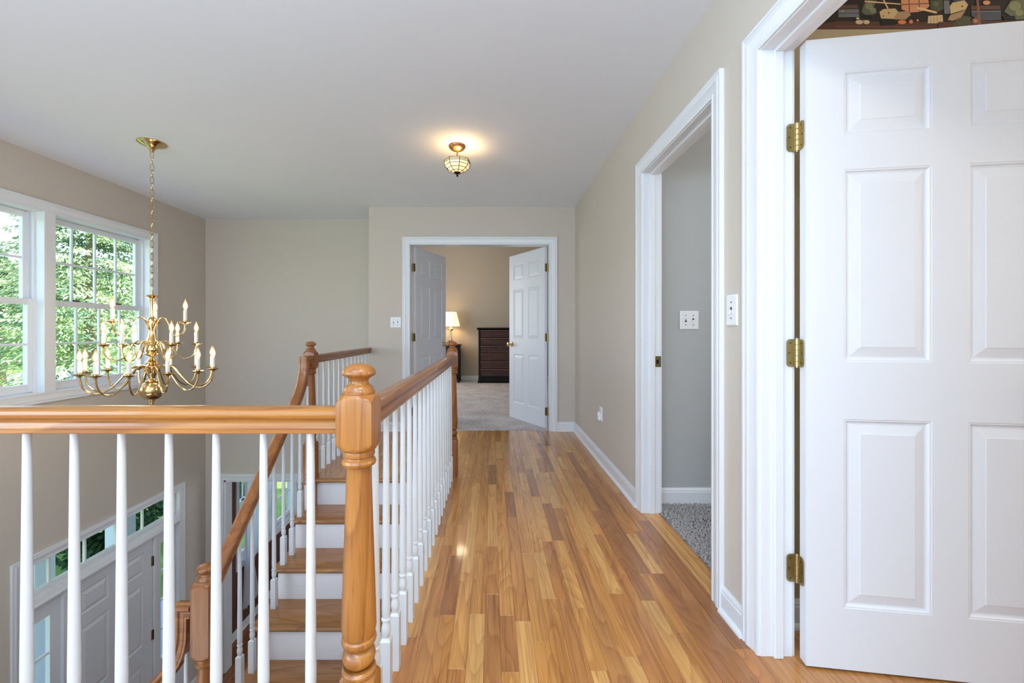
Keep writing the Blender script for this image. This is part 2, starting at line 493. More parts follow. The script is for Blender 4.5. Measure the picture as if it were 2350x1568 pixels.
# back wall of the stairwell, with the dining room opening
OPX0, OPX1, OPZ = -3.235, -1.50, -0.713
wall('wall_back', 'beige stairwell back wall above the dining room opening', [
    (XL-0.16, YB, FZ, OPX0, YB+0.12, OPZ), (OPX1, YB, FZ, XW, YB+0.12, OPZ), (XL-0.16, YB, OPZ, XE+0.11, YB+0.12, CEIL), (XE+0.11, YB, OPZ, XW, YB+0.12, -0.3)])
wall('wall_return', 'short beige wall turning back behind the hall end wall', [(XE, YE+0.12, -0.3, XE+0.11, YB, CEIL)])
DX0, DX1, DZ = -0.895, 0.622, 2.03   # bedroom door opening between jamb faces
J = 0.018
wall('wall_end', 'beige end wall around the double bedroom doors', [
    (XE, YE, -0.3, DX0-J, YE+0.12, CEIL), (DX1+J, YE, -0.3, 2.5, YE+0.12, CEIL), (DX0-J, YE, DZ+J, DX1+J, YE+0.12, CEIL)])
wall('wall_right', 'beige hall wall with the two doorways', [
    (XR, YR, 0, XR+WT, D2[0]-J, CEIL), (XR, D2[1]+J, 0, XR+WT, D1[0]-J, CEIL), (XR, D1[1]+J, 0, XR+WT, YE, CEIL),
    (XR, D2[0]-J, DZ+J, XR+WT, D2[1]+J, CEIL), (XR, D1[0]-J, DZ+J, XR+WT, D1[1]+J, CEIL)])
wall('wall_rear', 'beige hall wall behind the photographer', [(XL-0.16, YR-0.12, -0.3, 3.3, YR, CEIL)])
wall('wall_stair', 'white wall under the hall edge beside the stairs', [(XW, 1.09, FZ, XW+0.11, YB, -0.29)], 'riser')
wall('wall_lower', 'beige wall under the near hall edge', [(XL-0.16, 0.92, FZ, XW, 1.04, -0.29)])
# rooms to the right
wall('wall_study', 'tan study wall behind the open near door', [(XR+WT, 1.565, 0, 3.25, 1.65, CEIL)], 'tan_wall')
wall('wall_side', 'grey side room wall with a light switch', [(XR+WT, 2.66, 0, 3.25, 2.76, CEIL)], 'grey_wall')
wall('wall_outer', 'outer wall of the rooms on the right', [(3.25, YR, 0, 3.35, 4.6, CEIL)], 'tan_wall')
# bedroom
wall('wall_bedroom', 'beige bedroom wall behind the lamp and dresser', [(-2.8, 9.30, 0, 2.7, 9.42, BC), (-2.72, YB+0.12, 0, -2.6, 9.30, BC), (2.5, YE, 0, 2.62, 9.30, BC), (-2.72, YB+0.12, -0.3, XE+0.11, YB+0.2, BC), (XE, YE+0.12, CEIL, XE+0.11, YB+0.12, BC), (XE, YE, CEIL, 2.6, YE+0.12, BC)], 'bed_wall')
# dining room
wall('wall_dining', 'dark red brown dining room wall around the window', left_wall_boxes(YB+0.12, 9.0, [DW], FZ, -0.3, XL-0.16, XL), 'brown_wall')
wall('wall_dining_far', 'dark red brown far wall of the dining room', [(XL-0.16, 9.0, FZ, 0.2, 9.1, -0.3), (0.1, YB+0.12, FZ, 0.2, 9.0, -0.3)], 'brown_wall')

b = MB(); b.box(XL-0.2, YR-0.12, CEIL, 3.4, YE+0.1, CEIL+0.16); b.box(XL-0.2, YE+0.1, CEIL, XE+0.11, YB+0.12, CEIL+0.16)
struct(b.build('ceiling', M['ceil'], smooth=False), 'smooth white painted ceiling over the stairwell and hall', 'ceiling')
b = MB(); b.box(-2.8, YE+0.12, BC, 2.7, 9.42, BC+0.12)
struct(b.build('ceiling_bedroom', M['ceil'], smooth=False), 'higher white ceiling of the bedroom', 'ceiling')
b = MB(); b.box(XL-0.5, YR-0.4, BC+0.3, 3.8, 9.8, BC+0.4)
struct(b.build('roof', M['roof'], smooth=False), 'roof deck above the ceiling', 'roof')

# ------------------------------------------------------------------ floors
floor = empty('floor'); struct(floor, 'honey oak strip floor of the hall and stair landing', 'floor')
b = MB()
b.box(XL, YR, -0.29, XR+WT*0.92, 1.045, -0.014); b.box(XW, 1.045, -0.29, XR+WT*0.92, YE+0.06, -0.014); b.box(XE-0.02, YN+0.04, -0.29, XW, YE+0.06, -0.014)
b.box(XR+WT*0.92, YR, -0.29, 3.25, 1.565, -0.014)
b.build('subfloor', M['subfloor'], floor, smooth=False)
TONES = [srgb(216,154,82), srgb(220,160,88), srgb(212,148,76), srgb(224,168,96), srgb(206,142,72), srgb(200,134,68), srgb(216,152,84), srgb(228,174,102), srgb(204,140,74)]
DARK = srgb(134, 84, 46)
PW = 0.0572
PLANKS = 0
def plank(x0, x1, y0, y1, col):
    global PLANKS
    PLANKS += 1
    g = 0.0002; c = 0.0005; h = random.uniform(-0.00015, 0.00015)
    x0 += g; x1 -= g; y0 += g; y1 -= g
    ax, ay = (x0+x1)/2, (y0+y1)/2
    b = MB(); L = (y1-y0)/2; W = (x1-x0)/2
    vv = [(-W,-L,-0.014),(W,-L,-0.014),(W,L,-0.014),(-W,L,-0.014),(-W,-L,-c),(W,-L,-c),(W,L,-c),(-W,L,-c),(-W+c,-L+c,h),(W-c,-L+c,h),(W-c,L-c,h),(-W+c,L-c,h)]
    ff = [(0,1,5,4),(1,2,6,5),(2,3,7,6),(3,0,4,7),(4,5,9,8),(5,6,10,9),(6,7,11,10),(7,4,8,11),(8,9,10,11)]
    b.add(vv, ff)
    o = b.build('plank', M['plank'], floor, smooth=False, recalc=False)
    o.location = (ax, ay, 0)
    o.color = col
special = {}   # column index -> list of (y0, y1, colour)
def colof(x): return int(round((x - (-0.372)) / PW - 0.5))
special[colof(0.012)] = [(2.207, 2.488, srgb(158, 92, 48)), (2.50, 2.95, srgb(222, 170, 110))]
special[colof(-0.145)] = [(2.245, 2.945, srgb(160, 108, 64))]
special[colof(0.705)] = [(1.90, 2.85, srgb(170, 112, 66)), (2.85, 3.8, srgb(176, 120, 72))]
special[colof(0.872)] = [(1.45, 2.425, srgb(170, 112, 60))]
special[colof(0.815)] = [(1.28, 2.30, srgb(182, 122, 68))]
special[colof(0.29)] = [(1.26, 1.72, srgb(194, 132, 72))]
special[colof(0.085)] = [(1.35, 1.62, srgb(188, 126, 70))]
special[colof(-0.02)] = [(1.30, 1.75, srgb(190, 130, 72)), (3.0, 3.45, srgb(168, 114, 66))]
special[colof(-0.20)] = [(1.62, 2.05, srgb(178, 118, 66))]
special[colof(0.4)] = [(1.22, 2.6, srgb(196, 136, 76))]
ncol = int(round((XR - (-0.372)) / PW))
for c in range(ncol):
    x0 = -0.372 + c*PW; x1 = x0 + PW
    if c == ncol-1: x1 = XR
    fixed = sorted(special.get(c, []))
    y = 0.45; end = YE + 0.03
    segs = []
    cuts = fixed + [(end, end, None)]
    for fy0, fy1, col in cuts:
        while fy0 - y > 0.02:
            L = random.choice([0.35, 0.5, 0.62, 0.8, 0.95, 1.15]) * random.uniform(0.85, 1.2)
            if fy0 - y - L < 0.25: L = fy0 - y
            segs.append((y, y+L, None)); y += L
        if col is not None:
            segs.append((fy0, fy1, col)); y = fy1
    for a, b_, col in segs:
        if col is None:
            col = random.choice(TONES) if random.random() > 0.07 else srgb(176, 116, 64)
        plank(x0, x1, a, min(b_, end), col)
x = XE + 0.0
c = 0
while x < -0.372 - 0.01:
    x1 = min(x + PW, -0.372)
    y = YN
    while y < YE - 0.02:
        L = random.uniform(0.4, 1.1)
        if YE - y - L < 0.25: L = YE - y
        plank(x, x1, y, y+L, random.choice(TONES)); y += L
    x = x1; c += 1
for (x0, x1) in ((XR, XR+PW), (XR+PW, XR+WT-0.002)):
    plank(x0, x1, D1[0]-0.01, D1[1]+0.01, random.choice(TONES))
# floor strips of the rest (behind the camera, study): plain boards
b = MB()
y = YR
for k in range(40):
    x0 = XL + k*PW*1.35
    if x0 > -0.38: break
    b.box(x0, YR, -0.014, min(x0+PW*1.35-0.0006, -0.372), 1.04, 0, c=0.0008)
x0 = -0.372
while x0 < XR: b.box(x0, YR, -0.014, min(x0+PW-0.0006, XR), 0.45, 0, c=0.0008); x0 += PW
x0 = XR
while x0 < 3.2: b.box(x0, YR, -0.014, x0+PW-0.0006, 1.565, 0, c=0.0008); x0 += PW
o = b.build('floor_boards', M['plank'], floor, smooth=False); o.color = srgb(200, 142, 82); o['kind'] = 'stuff'
# nosings along the floor edges
def nosing_prof(d=0.045, t=0.026):
    r = t/2
    pts = [(0, -t), (d-r, -t)]
    for k in range(1, 6):
        a = -PI/2 + PI*k/6
        pts.append((d-r+r*math.cos(a), -r+r*math.sin(a)))
    pts += [(d-r, 0), (0, 0)]
    return pts
b = MB()
b.sweep([(XE-0.005, YN, 0.0), (XW, YN, 0.0)], [(-p[0]+0.015, p[1]) for p in nosing_prof()], (0, 1, 0))
b.build('landing_nosing', M['tread'], floor)
b = MB(); b.sweep([(XW, 1.045, 0), (XW, YN, 0)], [(p[0]-0.02, p[1]) for p in nosing_prof()], (-1, 0, 0))
b.build('edge_nosing', M['oak_y'], floor)
b = MB(); b.sweep([(XL, 1.04, 0), (XW, 1.04, 0)], [(p[0]-0.02, p[1]) for p in nosing_prof()], (0, 1, 0))
b.build('edge_nosing', M['oak_x'], floor)
b = MB(); b.sweep([(XE, YN, 0), (XE, YE, 0)], [(p[0]-0.02, p[1]) for p in nosing_prof()], (-1, 0, 0))
b.build('edge_nosing', M['oak_y'], floor)
b = MB(); b.box(XL, 1.04, -0.29, XW, 1.052, -0.03); b.box(XE-0.012, YN, -0.29, XE, YB, -0.03)
struct(b.build('trim_1', M['trim'], smooth=False), 'white fascia board under the hall floor edge', 'trim')

b = MB(); b.box(XE+0.11, YE+0.06, -0.3, 2.7, 9.42, 0.006); b.box(-2.8, YB+0.12, -0.3, XE+0.11, 9.42, 0.006); b.box(XL-0.16, YB+0.12, -0.3, 0.2, 9.0, -0.28)
struct(b.build('floor_bedroom', M['carpet'], smooth=False), 'pale grey carpet of the bedroom beyond the double doors', 'carpet')
cp = MB(); cp.box(XR+WT*0.93, 1.65, -0.29, 3.25, 2.66, 0.004)
cp = struct(cp.build('floor_side_room', M['carpet_dark'], smooth=False), 'grey shag carpet inside the middle doorway', 'carpet')
b = MB()
for k in range(9000):
    px, py = random.uniform(XR+WT, 1.85), random.uniform(1.72, 2.655)
    h = random.uniform(0.006, 0.013); r = random.uniform(0.0028, 0.0048); dx, dy = random.uniform(-.006, .006), random.uniform(-.006, .006)
    p = [(px+r*math.cos(a), py+r*math.sin(a), 0.003) for a in (0, 2.1, 4.2)]
    q = [(px+dx+r*.8*math.cos(a+.6), py+dy+r*.8*math.sin(a+.6), 0.003+h) for a in (0, 2.1, 4.2)]
    b.add(p+q, [(0,1,4,3),(1,2,5,4),(2,0,3,5),(3,4,5)])
o = b.build('pile', M['tuft'], cp, smooth=True, recalc=False); o['kind'] = 'stuff'
# foyer and dining floor
b = MB()
x0 = XL
while x0 < 0.1:
    b.box(x0, 0.9, FZ-0.02, min(x0+0.0815, 0.1), 9.0, FZ, c=0.001); x0 += 0.083
o = b.build('floor_foyer', M['plank'], smooth=False); o.color = srgb(170, 108, 66)
struct(o, 'oak floor of the foyer and dining room downstairs', 'floor')
b = MB(); b.box(XL-0.2, 0.8, FZ-0.2, 0.3, 9.1, FZ-0.021)
struct(b.build('ground_slab', M['subfloor'], smooth=False), 'slab under the foyer floor', 'floor')

# ------------------------------------------------------------------ trim: casings, jambs, baseboards
CASE = [(0, 0), (0.010, 0), (0.0115, -0.004), (0.0115, -0.012), (0.0095, -0.015), (0.0105, -0.022), (0.0135, -0.036), (0.016, -0.045), (0.0175, -0.048), (0.0175, -0.058), (0.0155, -0.062), (0.0155, -0.066), (0.018, -0.068), (0.018, -0.078), (0, -0.078)]
def cased(name_o, A, B, z0, z1, N, sc=1.0):
    """one casing: leg, head, leg, mitred, around an opening between A and B (xy points), N = face normal"""
    A, B, N = Vector((*A, 0)), Vector((*B, 0)), Vector((*N, 0))
    up = Vector((0, 0, 1)).cross(N)
    if up.dot(B - A) < 0: A, B = B, A
    path = [A + Vector((0, 0, z0)), A + Vector((0, 0, z1)), B + Vector((0, 0, z1)), B + Vector((0, 0, z0))]
    b = MB(); b.sweep(path, [(p[0]*sc, p[1]*sc) for p in CASE], N)
    return b
def door_frame(n, label, axis, a0, a1, w0, w1, z1, stop=None, both=True):
    """jamb lining with stops plus casings on both faces. axis: opening runs along x or y from a0 to a1; the wall spans w0..w1"""
    root = empty('door_frame_%d' % n if False else 'trim_%d' % n)
    struct(root, label, 'trim')
    def bx(b, a, c, w_, x_, z0, zz, ch=0.001):
        if axis == 'y': b.box(w_, a, z0, x_, c, zz, c=ch)
        else: b.box(a, w_, z0, c, x_, zz, c=ch)
    for (p, q) in ((a0-J, a0), (a1, a1+J)):
        b = MB(); bx(b, p, q, w0-0.002, w1+0.002, 0, z1+J); b.build('jamb', M['trim'], root)
    b = MB(); bx(b, a0, a1, w0-0.002, w1+0.002, z1, z1+J); b.build('head_jamb', M['trim'], root)
    if stop:
        for (p, q) in ((a0, a0+0.011), (a1-0.011, a1)):
            b = MB(); bx(b, p, q, stop[0], stop[1], 0, z1, 0.002); b.build('door_stop', M['trim'], root)
        b = MB(); bx(b, a0+0.011, a1-0.011, stop[0], stop[1], z1-0.011, z1, 0.002); b.build('door_stop', M['trim'], root)
    rv = 0.004
    for w_, s in ((w0, -1), (w1, 1)):
        if s == 1 and not both: continue
        if axis == 'y': bb = cased('', (w_, a0-rv), (w_, a1+rv), 0.0, z1+rv, (s, 0))
        else: bb = cased('', (a0-rv, w_), (a1+rv, w_), 0.0, z1+rv, (0, s))
        bb.build('casing', M['trim'], root, angle=25)
    return root
f_near = door_frame(2, 'white door frame around the open door nearest the camera', 'y', D2[0], D2[1], XR, XR+WT, DZ, (XR+0.038, XR+0.068))
f_mid = door_frame(3, 'white door frame of the middle doorway to the grey room', 'y', D1[0], D1[1], XR, XR+WT, DZ, (XR+0.038, XR+0.068))
f_bed = door_frame(4, 'white door frame around the double bedroom doors', 'x', DX0, DX1, YE, YE+0.12, DZ, None)
# strike plate on the far jamb of the middle doorway
b = MB(); b.box(XR+0.073, D1[1]-0.0025, 0.875, XR+0.107, D1[1]+0.001, 0.94, c=0.001)
sp = b.build('strike_plate', M['old_brass'], f_mid)
b = MB(); b.box(XR+0.078, D1[1]-0.0032, 0.895, XR+0.092, D1[1]-0.002, 0.918); b.build('latch_hole', M['black'], sp)

BASE = [(0, 0), (0.014, 0), (0.014, 0.075), (0.011, 0.080), (0.0115, 0.086), (0.008, 0.094), (0.005, 0.1), (0, 0.1)]
def baseboard(name, label, runs, m='trim', shoe=True):
    b = MB()
    for (A, B, N, z) in runs:
        A, B, N = Vector((*A, z)), Vector((*B, z)), Vector((*N, 0))
        if (B - A).cross(N).z < 0: A, B = B, A
        b.sweep([A, B], BASE, N)
        if shoe: b.sweep([A + N*0.014, B + N*0.014], [(0, 0), (0.012, 0), (0.011, 0.008), (0.006, 0.015), (0, 0.018)], N)
    return struct(b.build(name, M[m], angle=25), label, 'baseboard')
baseboard('baseboard_right', 'white baseboard along the right hall wall', [((XR, D1[1]+0.082), (XR, YE), (-1, 0), 0), ((XR, D2[1]+0.082), (XR, D1[0]-0.082), (-1, 0), 0)])
baseboard('baseboard_end', 'white baseboard on the hall end wall', [((DX1+0.082, YE), (XR, YE), (0, -1), 0), ((XE, YE), (DX0-0.082, YE), (0, -1), 0)])
baseboard('baseboard_side', 'white baseboard in the grey side room', [((XR+WT, 2.66), (3.2, 2.66), (0, -1), 0.004)], shoe=False)
baseboard('baseboard_study', 'white baseboard behind the near door', [((XR+WT, 1.565), (3.2, 1.565), (0, -1), 0)])
baseboard('baseboard_bedroom', 'white baseboard at the back of the bedroom', [((-2.6, 9.3), (2.5, 9.3), (0, -1), 0.006)], shoe=False)
baseboard('baseboard_left', 'white baseboard in the foyer downstairs', [((XL, 4.76), (XL, YB), (1, 0), FZ), ((XL, YB), (OPX0-0.08, YB), (0, -1), FZ), ((XL, 1.05), (XL, 3.0), (1, 0), FZ)])
baseboard('baseboard_dining', 'white baseboard under the dining room window', [((XL, YB+0.12), (XL, 9.0), (1, 0), FZ)])
# cased opening to the dining room
root = empty('trim_5'); struct(root, 'white casing of the dining room opening under the stairs', 'trim')
b = cased('', (OPX0-0.004, YB), (OPX1+0.004, YB), FZ, OPZ+0.004, (0, -1)); b.build('casing', M['trim'], root, angle=25)
b = MB(); b.box(OPX0-0.001, YB-0.002, FZ, OPX0+J, YB+0.122, OPZ); b.box(OPX1-J, YB-0.002, FZ, OPX1+0.001, YB+0.122, OPZ); b.box(OPX0, YB-0.002, OPZ-J, OPX1, YB+0.122, OPZ)
b.build('jamb', M['trim'], root, smooth=False)

# ------------------------------------------------------------------ six-panel doors
PZ = [(0.204, 0.809), (0.991, 1.607), (1.716, 1.922)]
def panel_mesh(w, h, t):
    """raised panel with sticking moulding, both faces; local x 0..w, z 0..h, y = +-t/2"""
    b = MB()
    rings = [(0, 0.0), (0.003, -0.0015), (0.006, -0.0015), (0.010, -0.006), (0.014, -0.0075), (0.018, -0.0075), (0.046, -0.0012), (0.0475, 0.0)]
    for s in (-1, 1):
        prev = None
        for ins, d in rings:
            y = s*(t/2 + d)
            ins_ = min(ins, w*0.45, h*0.45)
            cur = [(ins_, y, ins_), (w-ins_, y, ins_), (w-ins_, y, h-ins_), (ins_, y, h-ins_)]
            if prev:
                for i in range(4):
                    j = (i+1) % 4
                    q = [prev[i], prev[j], cur[j], cur[i]]
                    b.face(q if s == -1 else q[::-1])
            prev = cur
        b.face(prev if s == -1 else prev[::-1])
    return b
def hinge(parent, loc, rz1, rz2, h=0.092, w=0.033, m='old_brass', screws=True):
    """butt hinge: pin axis at loc (centre), two leaves at angles rz1, rz2 about z"""
    hr = MB()
    n = 5
    for k in range(n):
        z0 = -h/2 + k*h/n + 0.0006; z1 = z0 + h/n - 0.0012
        hr.lathe([(0.0054, z0), (0.0062, z0+0.0008), (0.0062, z1-0.0008), (0.0054, z1)], 12)
    hr.lathe([(0.0035, -h/2-0.002), (0.0035, h/2+0.002)], 10)
    for z in (-h/2-0.002, h/2+0.002): hr.lathe([(0, z-0.002), (0.0045, z-0.001), (0.0045, z+0.001), (0, z+0.002)], 10)
    root = hr.build('hinge', M['knuckle'], parent); root.location = loc
    for rz in (rz1, rz2):
        b = MB()
        r = 0.012; pts = [(0.004, -h/2), (w-r, -h/2)]
        for k in range(1, 5): a = -PI/2 + PI/2*k/4; pts.append((w-r+r*math.cos(a), -h/2+r+r*math.sin(a)))
        for k in range(0, 5): a = PI/2*k/4; pts.append((w-r+r*math.cos(a), h/2-r+r*math.sin(a)))
        pts.append((0.004, h/2))
        b.prism(pts, 'y', -0.0012, 0.0012)
        lf = b.build('hinge_leaf', M[m], root); lf.rotation_euler = (0, 0, rz)
        if screws:
            for (sx, sz) in ((0.022, h*0.36), (0.026, 0), (0.022, -h*0.36)):
                n0 = len(b.v)
                c = MB(); c.lathe([(0.0034, -0.0018), (0.0034, 0.0018)], 8); c.xf(Matrix.Translation((sx, 0, sz)) @ Matrix.Rotation(PI/2, 4, 'X'))
                q = c.build('screw', M['dark_brass'], root); q.rotation_euler = (0, 0, rz)
    return root
def knob(parent, x, z, t, m='brass'):
    b = MB()
    for s in (-1, 1):
        k = MB()
        k.lathe([(0, 0), (0.033, 0), (0.033, 0.003), (0.028, 0.006), (0.015, 0.009), (0.012, 0.016), (0.011, 0.034), (0.016, 0.039), (0.025, 0.045), (0.0285, 0.053), (0.026, 0.061), (0.018, 0.066), (0.0, 0.0675)], 20)
        k.xf(Matrix.Translation((x, s*t/2, z)) @ Matrix.Rotation(-s*PI/2, 4, 'X'))
        b.add(k.v, k.f)
    return b.build('knob', M[m], parent)
def door(name, label, hinge_pt, ang, width, cols, mirror=False, t=0.035, z0=0.008, z1=2.03, offset=(0.003, -0.008), knob_on=True, hz=(0.19, 1.02, 1.80), jamb_ang=0.0, pz=PZ):
    """door leaf; local x runs from the hinge pin to the free edge, local y through the thickness.
    The face nearer the pin lies at y = offset[1] (sign gives the side of the slab)."""
    root = empty(name, hinge_pt, ang)
    struct(root, label, 'door')
    ox, oy = offset
    s = -1 if oy < 0 else 1
    yc = oy + s*t/2
    b = MB()
    xs = [0]; 
    for a, c in cols: xs += [a, c]
    xs.append(width)
    zs = [z0]
    for a, c in pz: zs += [a, c]
    zs.append(z1)
    for i in range(len(xs)-1):
        for k in range(len(zs)-1):
            if i % 2 == 1 and k % 2 == 1: continue
            for sy in (-1, 1):
                q = [(xs[i], sy*t/2, zs[k]), (xs[i+1], sy*t/2, zs[k]), (xs[i+1], sy*t/2, zs[k+1]), (xs[i], sy*t/2, zs[k+1])]
                b.face(q if sy == -1 else q[::-1])
    b.face([(0, -t/2, z0), (0, -t/2, z1), (0, t/2, z1), (0, t/2, z0)])
    b.face([(width, -t/2, z0), (width, t/2, z0), (width, t/2, z1), (width, -t/2, z1)])
    b.face([(0, -t/2, z1), (width, -t/2, z1), (width, t/2, z1), (0, t/2, z1)])
    b.face([(0, -t/2, z0), (0, t/2, z0), (width, t/2, z0), (width, -t/2, z0)])
    fr = b.build('door_slab', M['door'], root, smooth=False, recalc=False); fr.location = (ox, yc, 0)
    for a, c in cols:
        for e, f in pz:
            o = panel_mesh(c-a, f-e, t).build('raised_panel', M['door'], root, angle=20, recalc=False)
            o.location = (ox+a, yc, e)
    for z in hz:
        hinge(root, (0, 0, z), 0.0 if s < 0 else 0.0, jamb_ang)
    if knob_on:
        k = knob(root, ox+width-0.06, 0.925, t); k.location = (0, yc, 0)
    return root
# near door, hinged on the far jamb and swung into the study
a_ = R(-8.3)
near = door('door_1', 'white six-panel door nearest the camera, half open with brass hinges', (1.0150, 1.4085, 0), a_, 0.808, [(0.110, 0.358), (0.456, 0.700)], offset=(0.005, -0.007), jamb_ang=R(180)-a_, hz=(0.30, 1.017, 1.735))
# leaves of the hinges: one against the jamb face, one on the door edge
for h_ in near.children:
    if h_.name.startswith('hinge'):
        for q in h_.children:
            if abs(q.rotation_euler[2]) < 1e-4:
                q.rotation_euler = (0, 0, R(-90)); q.location = (0.0022, 0, 0)
            else:
                q.location = (0, 0.0016, 0)
# double doors of the bedroom
LW = 0.742
lft = door('door_2', 'white six-panel left leaf of the double bedroom doors', (DX0+0.004, YE+0.128, 0), R(70), LW, [(0.095, 0.325), (0.415, 0.645)], offset=(0.003, -0.006), jamb_ang=R(-90-70))
rgt = door('door_3', 'white six-panel right leaf of the double bedroom doors', (DX1-0.004, YE+0.128, 0), R(180-60.5), LW, [(0.095, 0.325), (0.415, 0.645)], offset=(0.003, 0.006), jamb_ang=R(270-(180-60.5)))
for dr, s in ((lft, -1), (rgt, 1)):
    for h_ in dr.children:
        if h_.name.startswith('hinge'):
            i = 0
            for q in h_.children:
                if abs(q.rotation_euler[2]) < 1e-4:
                    q.rotation_euler = (0, 0, s*R(90)); q.location = (0.0022, 0, 0)

# ------------------------------------------------------------------ turned newel posts
def arc_block(z0, z1, half, c=0.018, d=0.014, n=5):
    """square block whose top and bottom ends run out in curved shoulders towards a round turning"""
    b = MB()
    b_ = half
    N = 8
    def ring(z, off):
        # square cross-section inset towards the corners by 'off' (0 square .. 1 circle-like octagon)
        pts = []
        for i in range(4):
            a = PI/4 + i*PI/2
            cx_, cy_ = math.copysign(1, math.cos(a)), math.copysign(1, math.sin(a))
            pts += [(cx_*b_, cy_*(b_)), ] if False else []
        return pts
    return b
def newel_mesh(zbase, mat_, base_top=0.280, blk=(0.806, 0.945), top=1.010, half=0.041, dz=0.0, name='newel_post'):
    b = MB()
    # base block with a hipped top
    def block(z0, z1, hip0, hip1, r_in=0.033):
        pts = []
        lv = []
        if hip0: lv += [(z0, r_in, 0), (z0+0.006, half*0.93, 1), (z0+0.018, half, 1)]
        else: lv += [(z0, half, 1)]
        if hip1: lv += [(z1-0.018, half, 1), (z1-0.006, half*0.93, 1), (z1, r_in, 0)]
        else: lv += [(z1, half, 1)]
        # 16-point rings: square blended into a circle at the ends
        vv = []
        n = 16
        for (z, r, sq) in lv:
            for i in range(n):
                a = 2*PI*(i+0.5)/n
                c, s_ = math.cos(a), math.sin(a)
                k = r/max(abs(c), abs(s_)) if sq else r
                vv.append((c*k, s_*k, z))
        return vv, len(lv), n
    def sqblock(z0, z1, lo, hi):
        # square prism + shaped ends made by intersecting the square with a dome (lamb's tongue shoulders)
        n = 32
        steps = []
        H = 0.028
        if lo:
            for k in range(7): steps.append((z0 + H*k/6, math.sin(PI/2*k/6)))
        else: steps.append((z0, 1.0))
        if hi:
            for k in range(7): steps.append((z1 - H*(1-k/6), math.cos(PI/2*k/6)))
        else: steps.append((z1, 1.0))
        rmin, rmax = half*0.80, half*1.4143
        vv = []
        for z, q in steps:
            rr = rmin + (rmax - rmin)*q
            for i in range(n):
                a = 2*PI*i/n
                c, s_ = math.cos(a), math.sin(a)
                k = min(half/max(abs(c), abs(s_)), rr)
                vv.append((c*k, s_*k, z))
        ff = []
        for L in range(len(steps)-1):
            for i in range(n):
                j = (i+1) % n
                ff.append((L*n+i, L*n+j, (L+1)*n+j, (L+1)*n+i))
        ff.append(tuple(range(n))); ff.append(tuple((len(steps)-1)*n+i for i in range(n)))
        b.add(vv, ff)
    sqblock(zbase, base_top, False, True)
    sqblock(blk[0], blk[1], True, True)
    t0, b0 = base_top, blk[0]
    # lower turnings: rings and ball
    prof = [(0.033, t0-0.004), (0.036, t0+0.001), (0.0395, t0+0.006), (0.0395, t0+0.011), (0.036, t0+0.015), (0.033, t0+0.017), (0.036, t0+0.021)]
    zc = t0 + 0.042; 
    for k in range(9):
        a = -PI/2*0.75 + PI*0.75*k/8
        prof.append((0.0385*math.cos(a)**0.8, zc + 0.025*math.sin(a)/math.sin(PI*0.375)))
    zt = t0 + 0.068
    prof += [(0.031, zt), (0.034, zt+0.002), (0.0385, zt+0.006), (0.0405, zt+0.012), (0.0395, zt+0.018), (0.036, zt+0.022), (0.0365, zt+0.024), (0.0385, zt+0.032)]
    s0 = zt + 0.045; s1 = b0 - 0.042
    for k in range(9):
        q = k/8
        prof.append((0.0405 + (0.0285-0.0405)*q**1.05, s0 + (s1-s0)*q))
    prof += [(0.0285, b0-0.036), (0.031, b0-0.034), (0.038, b0-0.031), (0.0400, b0-0.025), (0.038, b0-0.019), (0.034, b0-0.016), (0.0335, b0-0.013), (0.036, b0-0.010), (0.037, b0-0.004), (0.035, b0+0.004)]
    b.lathe(prof, 32)
    return b
def newel(label, loc, mcol, zbase=0.0, base_top=0.280, blk=(0.806, 0.945), top=1.012):
    root = newel_mesh(zbase, M[mcol+'_z'], base_top, blk).build('newel_post', M[mcol+'_z'], angle=30)
    root.location = loc
    tag(root, label, 'newel post', 'turned oak newel posts')
    c = MB(); t = blk[1]
    c.lathe([(0.030, t-0.006), (0.0375, t-0.002), (0.0375, t+0.002), (0.0345, t+0.005), (0.0335, t+0.007), (0.032, t+0.013), (0.027, t+0.017), (0.0235, t+0.020), (0.0215, t+0.026), (0.0235, t+0.032), (0.030, t+0.037), (0.0365, t+0.040), (0.0385, t+0.043), (0.0390, t+0.046), (0.0375, t+0.052), (0.032, t+0.059), (0.022, t+0.065), (0.010, t+0.068), (0, t+0.0685)], 32)
    c.build('newel_cap', M[mcol+'_z'], root, angle=40)
    return root
YF = 1.005
YFAR = 3.197
newel('large turned honey oak newel post at the balustrade corner nearest the camera', (xrail(YF), YF, 0), 'oak')
newel('turned oak newel post at the far end of the hall balustrade', (xrail(YFAR), YFAR, 0), 'oakd')
newel('turned oak newel post at the top of the stairs, left of the landing', (XS-0.005, YN, 0), 'oakd', zbase=-RISE)
YLOW = YN - 5*RUN
newel('turned oak newel post where the stairs turn towards the front door', (XS+0.012, YLOW, -1.000), 'oakd', zbase=-6*RISE+1.000, base_top=0.28, blk=(0.585, 0.945))

